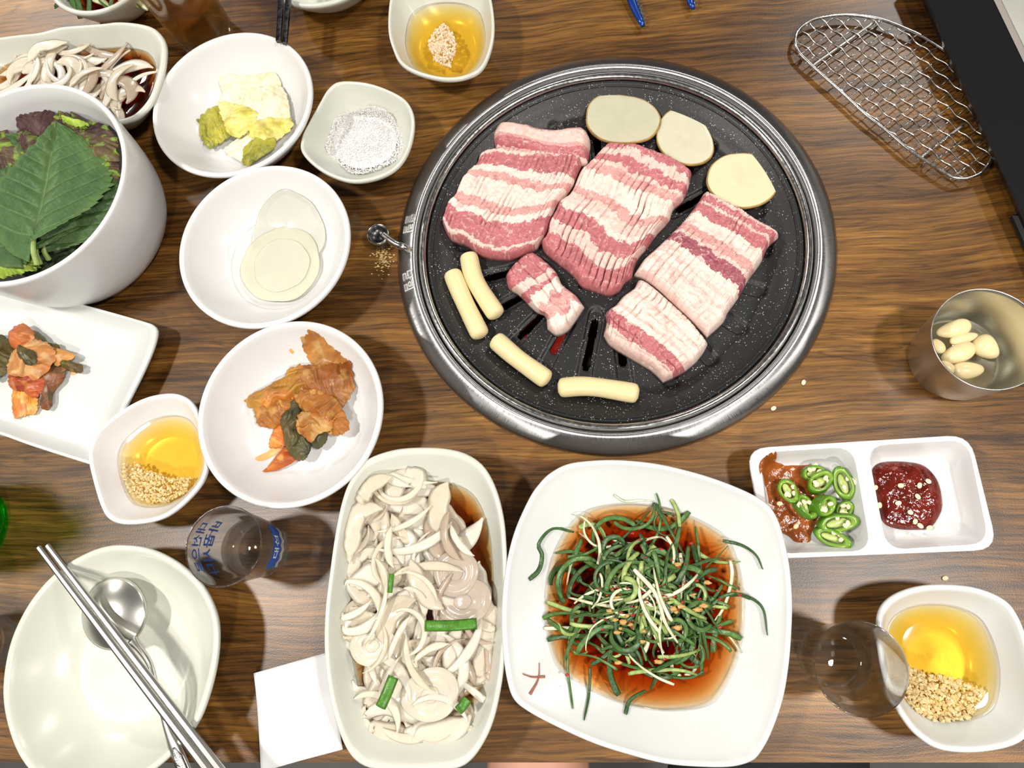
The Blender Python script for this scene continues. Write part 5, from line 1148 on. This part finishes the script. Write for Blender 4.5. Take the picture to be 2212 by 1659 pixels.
seed_at(2042, 1249, .001, 'single pale seed on the table beside the pale oil bowl', None, .3); seed_at(1736, 826, .001, 'single pale seed on the table beside the grill rim', None, 1.1); seed_at(1671, 882, .001, 'pale seed crumb on the table below the grill rim curve', None, .5)
def chili_slice(u, v, z, a, b_, rot, tilt, h, label):
    c = P(u, v, z); n = 40; t = np.linspace(0, 2*PI, n, endpoint=False); th_ = thing('chili_slice', label, 'chili', c*[1, 1, 0]+[0, 0, z-.004], 'green chili slices in the sauce dish')
    prof = [(1.0, -h/2), (1.03, -h/4), (1.03, h/4), (.98, h/2), (.74, h/2+.0003), (.64, h/4), (.62, -h/4), (.70, -h/2), (1.0, -h/2)]
    rings = []; cols = []
    for k, zz in prof:
        x, y = a*k*np.cos(t), b_*k*np.sin(t)*(1+.06*np.cos(3*t)); zz = zz+x*.35
        ct, st = math.cos(tilt), math.sin(tilt); y2, z2 = y*ct-zz*st, y*st+zz*ct
        rings.append(np.stack([c[0]+x*math.cos(rot)-y2*math.sin(rot), c[1]+x*math.sin(rot)+y2*math.cos(rot), c[2]+z2], 1))
        cols.append(np.tile((.075, .21, .010) if k > .97 else (.25, .42, .06), (n, 1)))
    V, f = loft(rings); add('flesh', V, f, M['chili'], th_, col=np.vstack(cols))
    rr = np.random.RandomState(int(u))
    V, f = ellipsoid(c-[0, 0, .0006], (a*.62, b_*.45, h*.35), rot, 0, 10); add('pith', V, f, M['chili'], th_, col=np.tile((.50, .60, .20), (len(V), 1)))
    for k in range(4):
        ang = rr.rand()*6.28; V, f = ellipsoid(c+np.array([math.cos(ang)*a*.5, math.sin(ang)*b_*.5, h*.42+.0008]), (.0019, .0014, .0007), rr.rand()*3, .2, 8); add('seed', V, f, M['seed'], th_)
for a, b_, z, ra, rb, rot, tl, h, lab in ((268, 350, .0165, .0085, .0058, -1.15, .25, .005, 'green chili ring lying flat on the soybean paste'), (345, 425, .0165, .0088, .0055, -1.35, -.35, .007, 'green chili slice leaning against the flat ring'), (432, 420, .021, .0070, .0062, 1.2, .5, .009, 'upright green chili slice in the middle of the pile'), (420, 310, .0185, .0085, .0062, .5, -.3, .006, 'green chili slice with seeds heaped on it'), (528, 315, .0195, .0110, .0062, 1.75, -.35, .006, 'long green chili slice leaning on the divider'), (385, 265, .0145, .0070, .0050, .3, .2, .005, 'small dark green chili slice behind the pile'), (500, 500, .0185, .0115, .0060, .25, .3, .006, 'long green chili slice lying across the pile'), (475, 570, .0155, .0110, .0055, -.35, .35, .006, 'green chili slice lowest in the pile near the dish edge'), (530, 440, .0145, .0060, .0050, .8, 0, .005, 'small green chili slice tucked by the divider')):
    chili_slice(1580+a/2.185, 900+b_/2.185, z, ra, rb, rot, tl, h, lab)

# ------------------------------------------------------------------ salad bowl behind the beer glass
r = np.random.RandomState(3)
for i in range(22):
    q = np.array([214+r.uniform(-70, 80), -12+r.uniform(-40, 40)]); p = P(*q, .026); an = r.rand()*6.28; pp = smooth_open([p+np.array([math.cos(an), math.sin(an), 0])*.018, p+[0, 0, .004], p-np.array([math.cos(an+.6), math.sin(an+.6), 0])*.018], 14)
    gcol = i % 3 == 0
    strand(pp, r.uniform(.003, .007), (WG*.8 if gcol else DG), (LG if gcol else MG), r.uniform(-.6, .6), 'pale vegetable strip in the salad bowl behind the beer glass' if gcol else 'dark green strip in the salad bowl behind the beer glass', 'pale strips in the corner salad' if gcol else 'green strips in the corner salad')
# ------------------------------------------------------------------ crumbs, drips
mb = MB(); r = np.random.RandomState(8)
for i in range(170):
    q = np.array([826, 553])+r.normal(0, 1, 2)*np.array([10, 16]); V, f = lump(P(*q, .0004), r.uniform(.0003, .0008), i, (1.5, .8, .4), 4, .3); mb.put(V, f)
tag(mb.build('crumbs', M['crumb']), 'scattered tan crumbs on the table beside the lever knob', 'crumbs', kind='stuff')
def stain(pts, bowl, label):
    p = smooth_closed(PP(pts, .011), 60); c = p.mean(0); V = np.vstack([c+(p-c)*k for k in (1, .6, .02)])
    V[:, 2] = np.array([bowl.z_in(x, y) for x, y in V[:, :2]])+np.repeat([.0002, .0006, .0006], 60)
    tag(add('kimchi_juice', V, grid_faces(3, 60, True)+[tuple(range(120, 180))], M['stain']), label, 'stain')
stain([(556, 990), (575, 975), (598, 962), (610, 968), (590, 985), (565, 997)], B['kimchi'], 'orange kimchi juice smear below the kimchi heap')
stain([(638, 767), (643, 764), (646, 769), (641, 772)], B['kimchi'], 'single orange kimchi juice drop on the round bowl')
stain([(150, 803), (160, 800), (162, 806), (152, 809)], B['plate'], 'orange juice drop on the square plate beside the olive leaf tip')
# ------------------------------------------------------------------ seated person (lap below the table edge)
def person():
    me = bpy.data.meshes.new('person')
    pts = [(-.02, -.62, -.22), (-.02, -.62, -.08), (-.02, -.60, .05), (-.09, -.58, -.26), (-.07, -.40, -.24), (-.055, -.16, -.215), (-.055, -.10, -.23), (-.06, -.11, -.45), (-.06, -.12, -.66), (-.06, -.04, -.725),
           (.10, -.58, -.26), (.14, -.40, -.24), (.17, -.16, -.215), (.175, -.10, -.23), (.175, -.11, -.45), (.175, -.12, -.66), (.175, -.04, -.725)]
    ed = [(0, 1), (1, 2), (0, 3), (3, 4), (4, 5), (5, 6), (6, 7), (7, 8), (8, 9), (0, 10), (10, 11), (11, 12), (12, 13), (13, 14), (14, 15), (15, 16)]
    rad = [.14, .13, .12, .09, .075, .05, .046, .045, .036, .032, .09, .08, .062, .058, .052, .036, .032]
    me.from_pydata(pts, ed, []); o = bpy.data.objects.new('person', me); COL.objects.link(o)
    sk = o.modifiers.new('skin', 'SKIN'); sk.use_smooth_shade = True
    for v, q in zip(me.skin_vertices[0].data, rad): v.radius = (q, q)
    me.skin_vertices[0].data[0].use_root = True
    o.modifiers.new('sub', 'SUBSURF').levels = 2; o.modifiers['sub'].render_levels = 2
    me.materials.append(M['skin'])
    tag(o, 'person seated at the table, bare knee and dark shorts below the edge', 'person')
    # shorts: a tube over each thigh, open at the knee
    mb = MB()
    for sx in (-1, 1):
        cx0 = -.02+sx*.10
        end = -.30 if sx < 0 else -.06
        pth = smooth_open([(cx0, -.62, -.25), (cx0+.03, -.42, -.24), (.172 if sx > 0 else -.06, end, -.225)], 16); V, f = tube(pth, np.linspace(.118, .078, 16), 20, True); mb.put(V, f)
    V, f = tube(np.array([(-.02, -.62, -.30), (-.02, -.62, -.15), (-.02, -.61, -.02)]), [.15, .155, .14], 24); mb.put(V, f)
    sh = mb.build('shorts', M['cloth'])
    l = sh.location.copy(); sh.parent = o; sh.location = l
person()
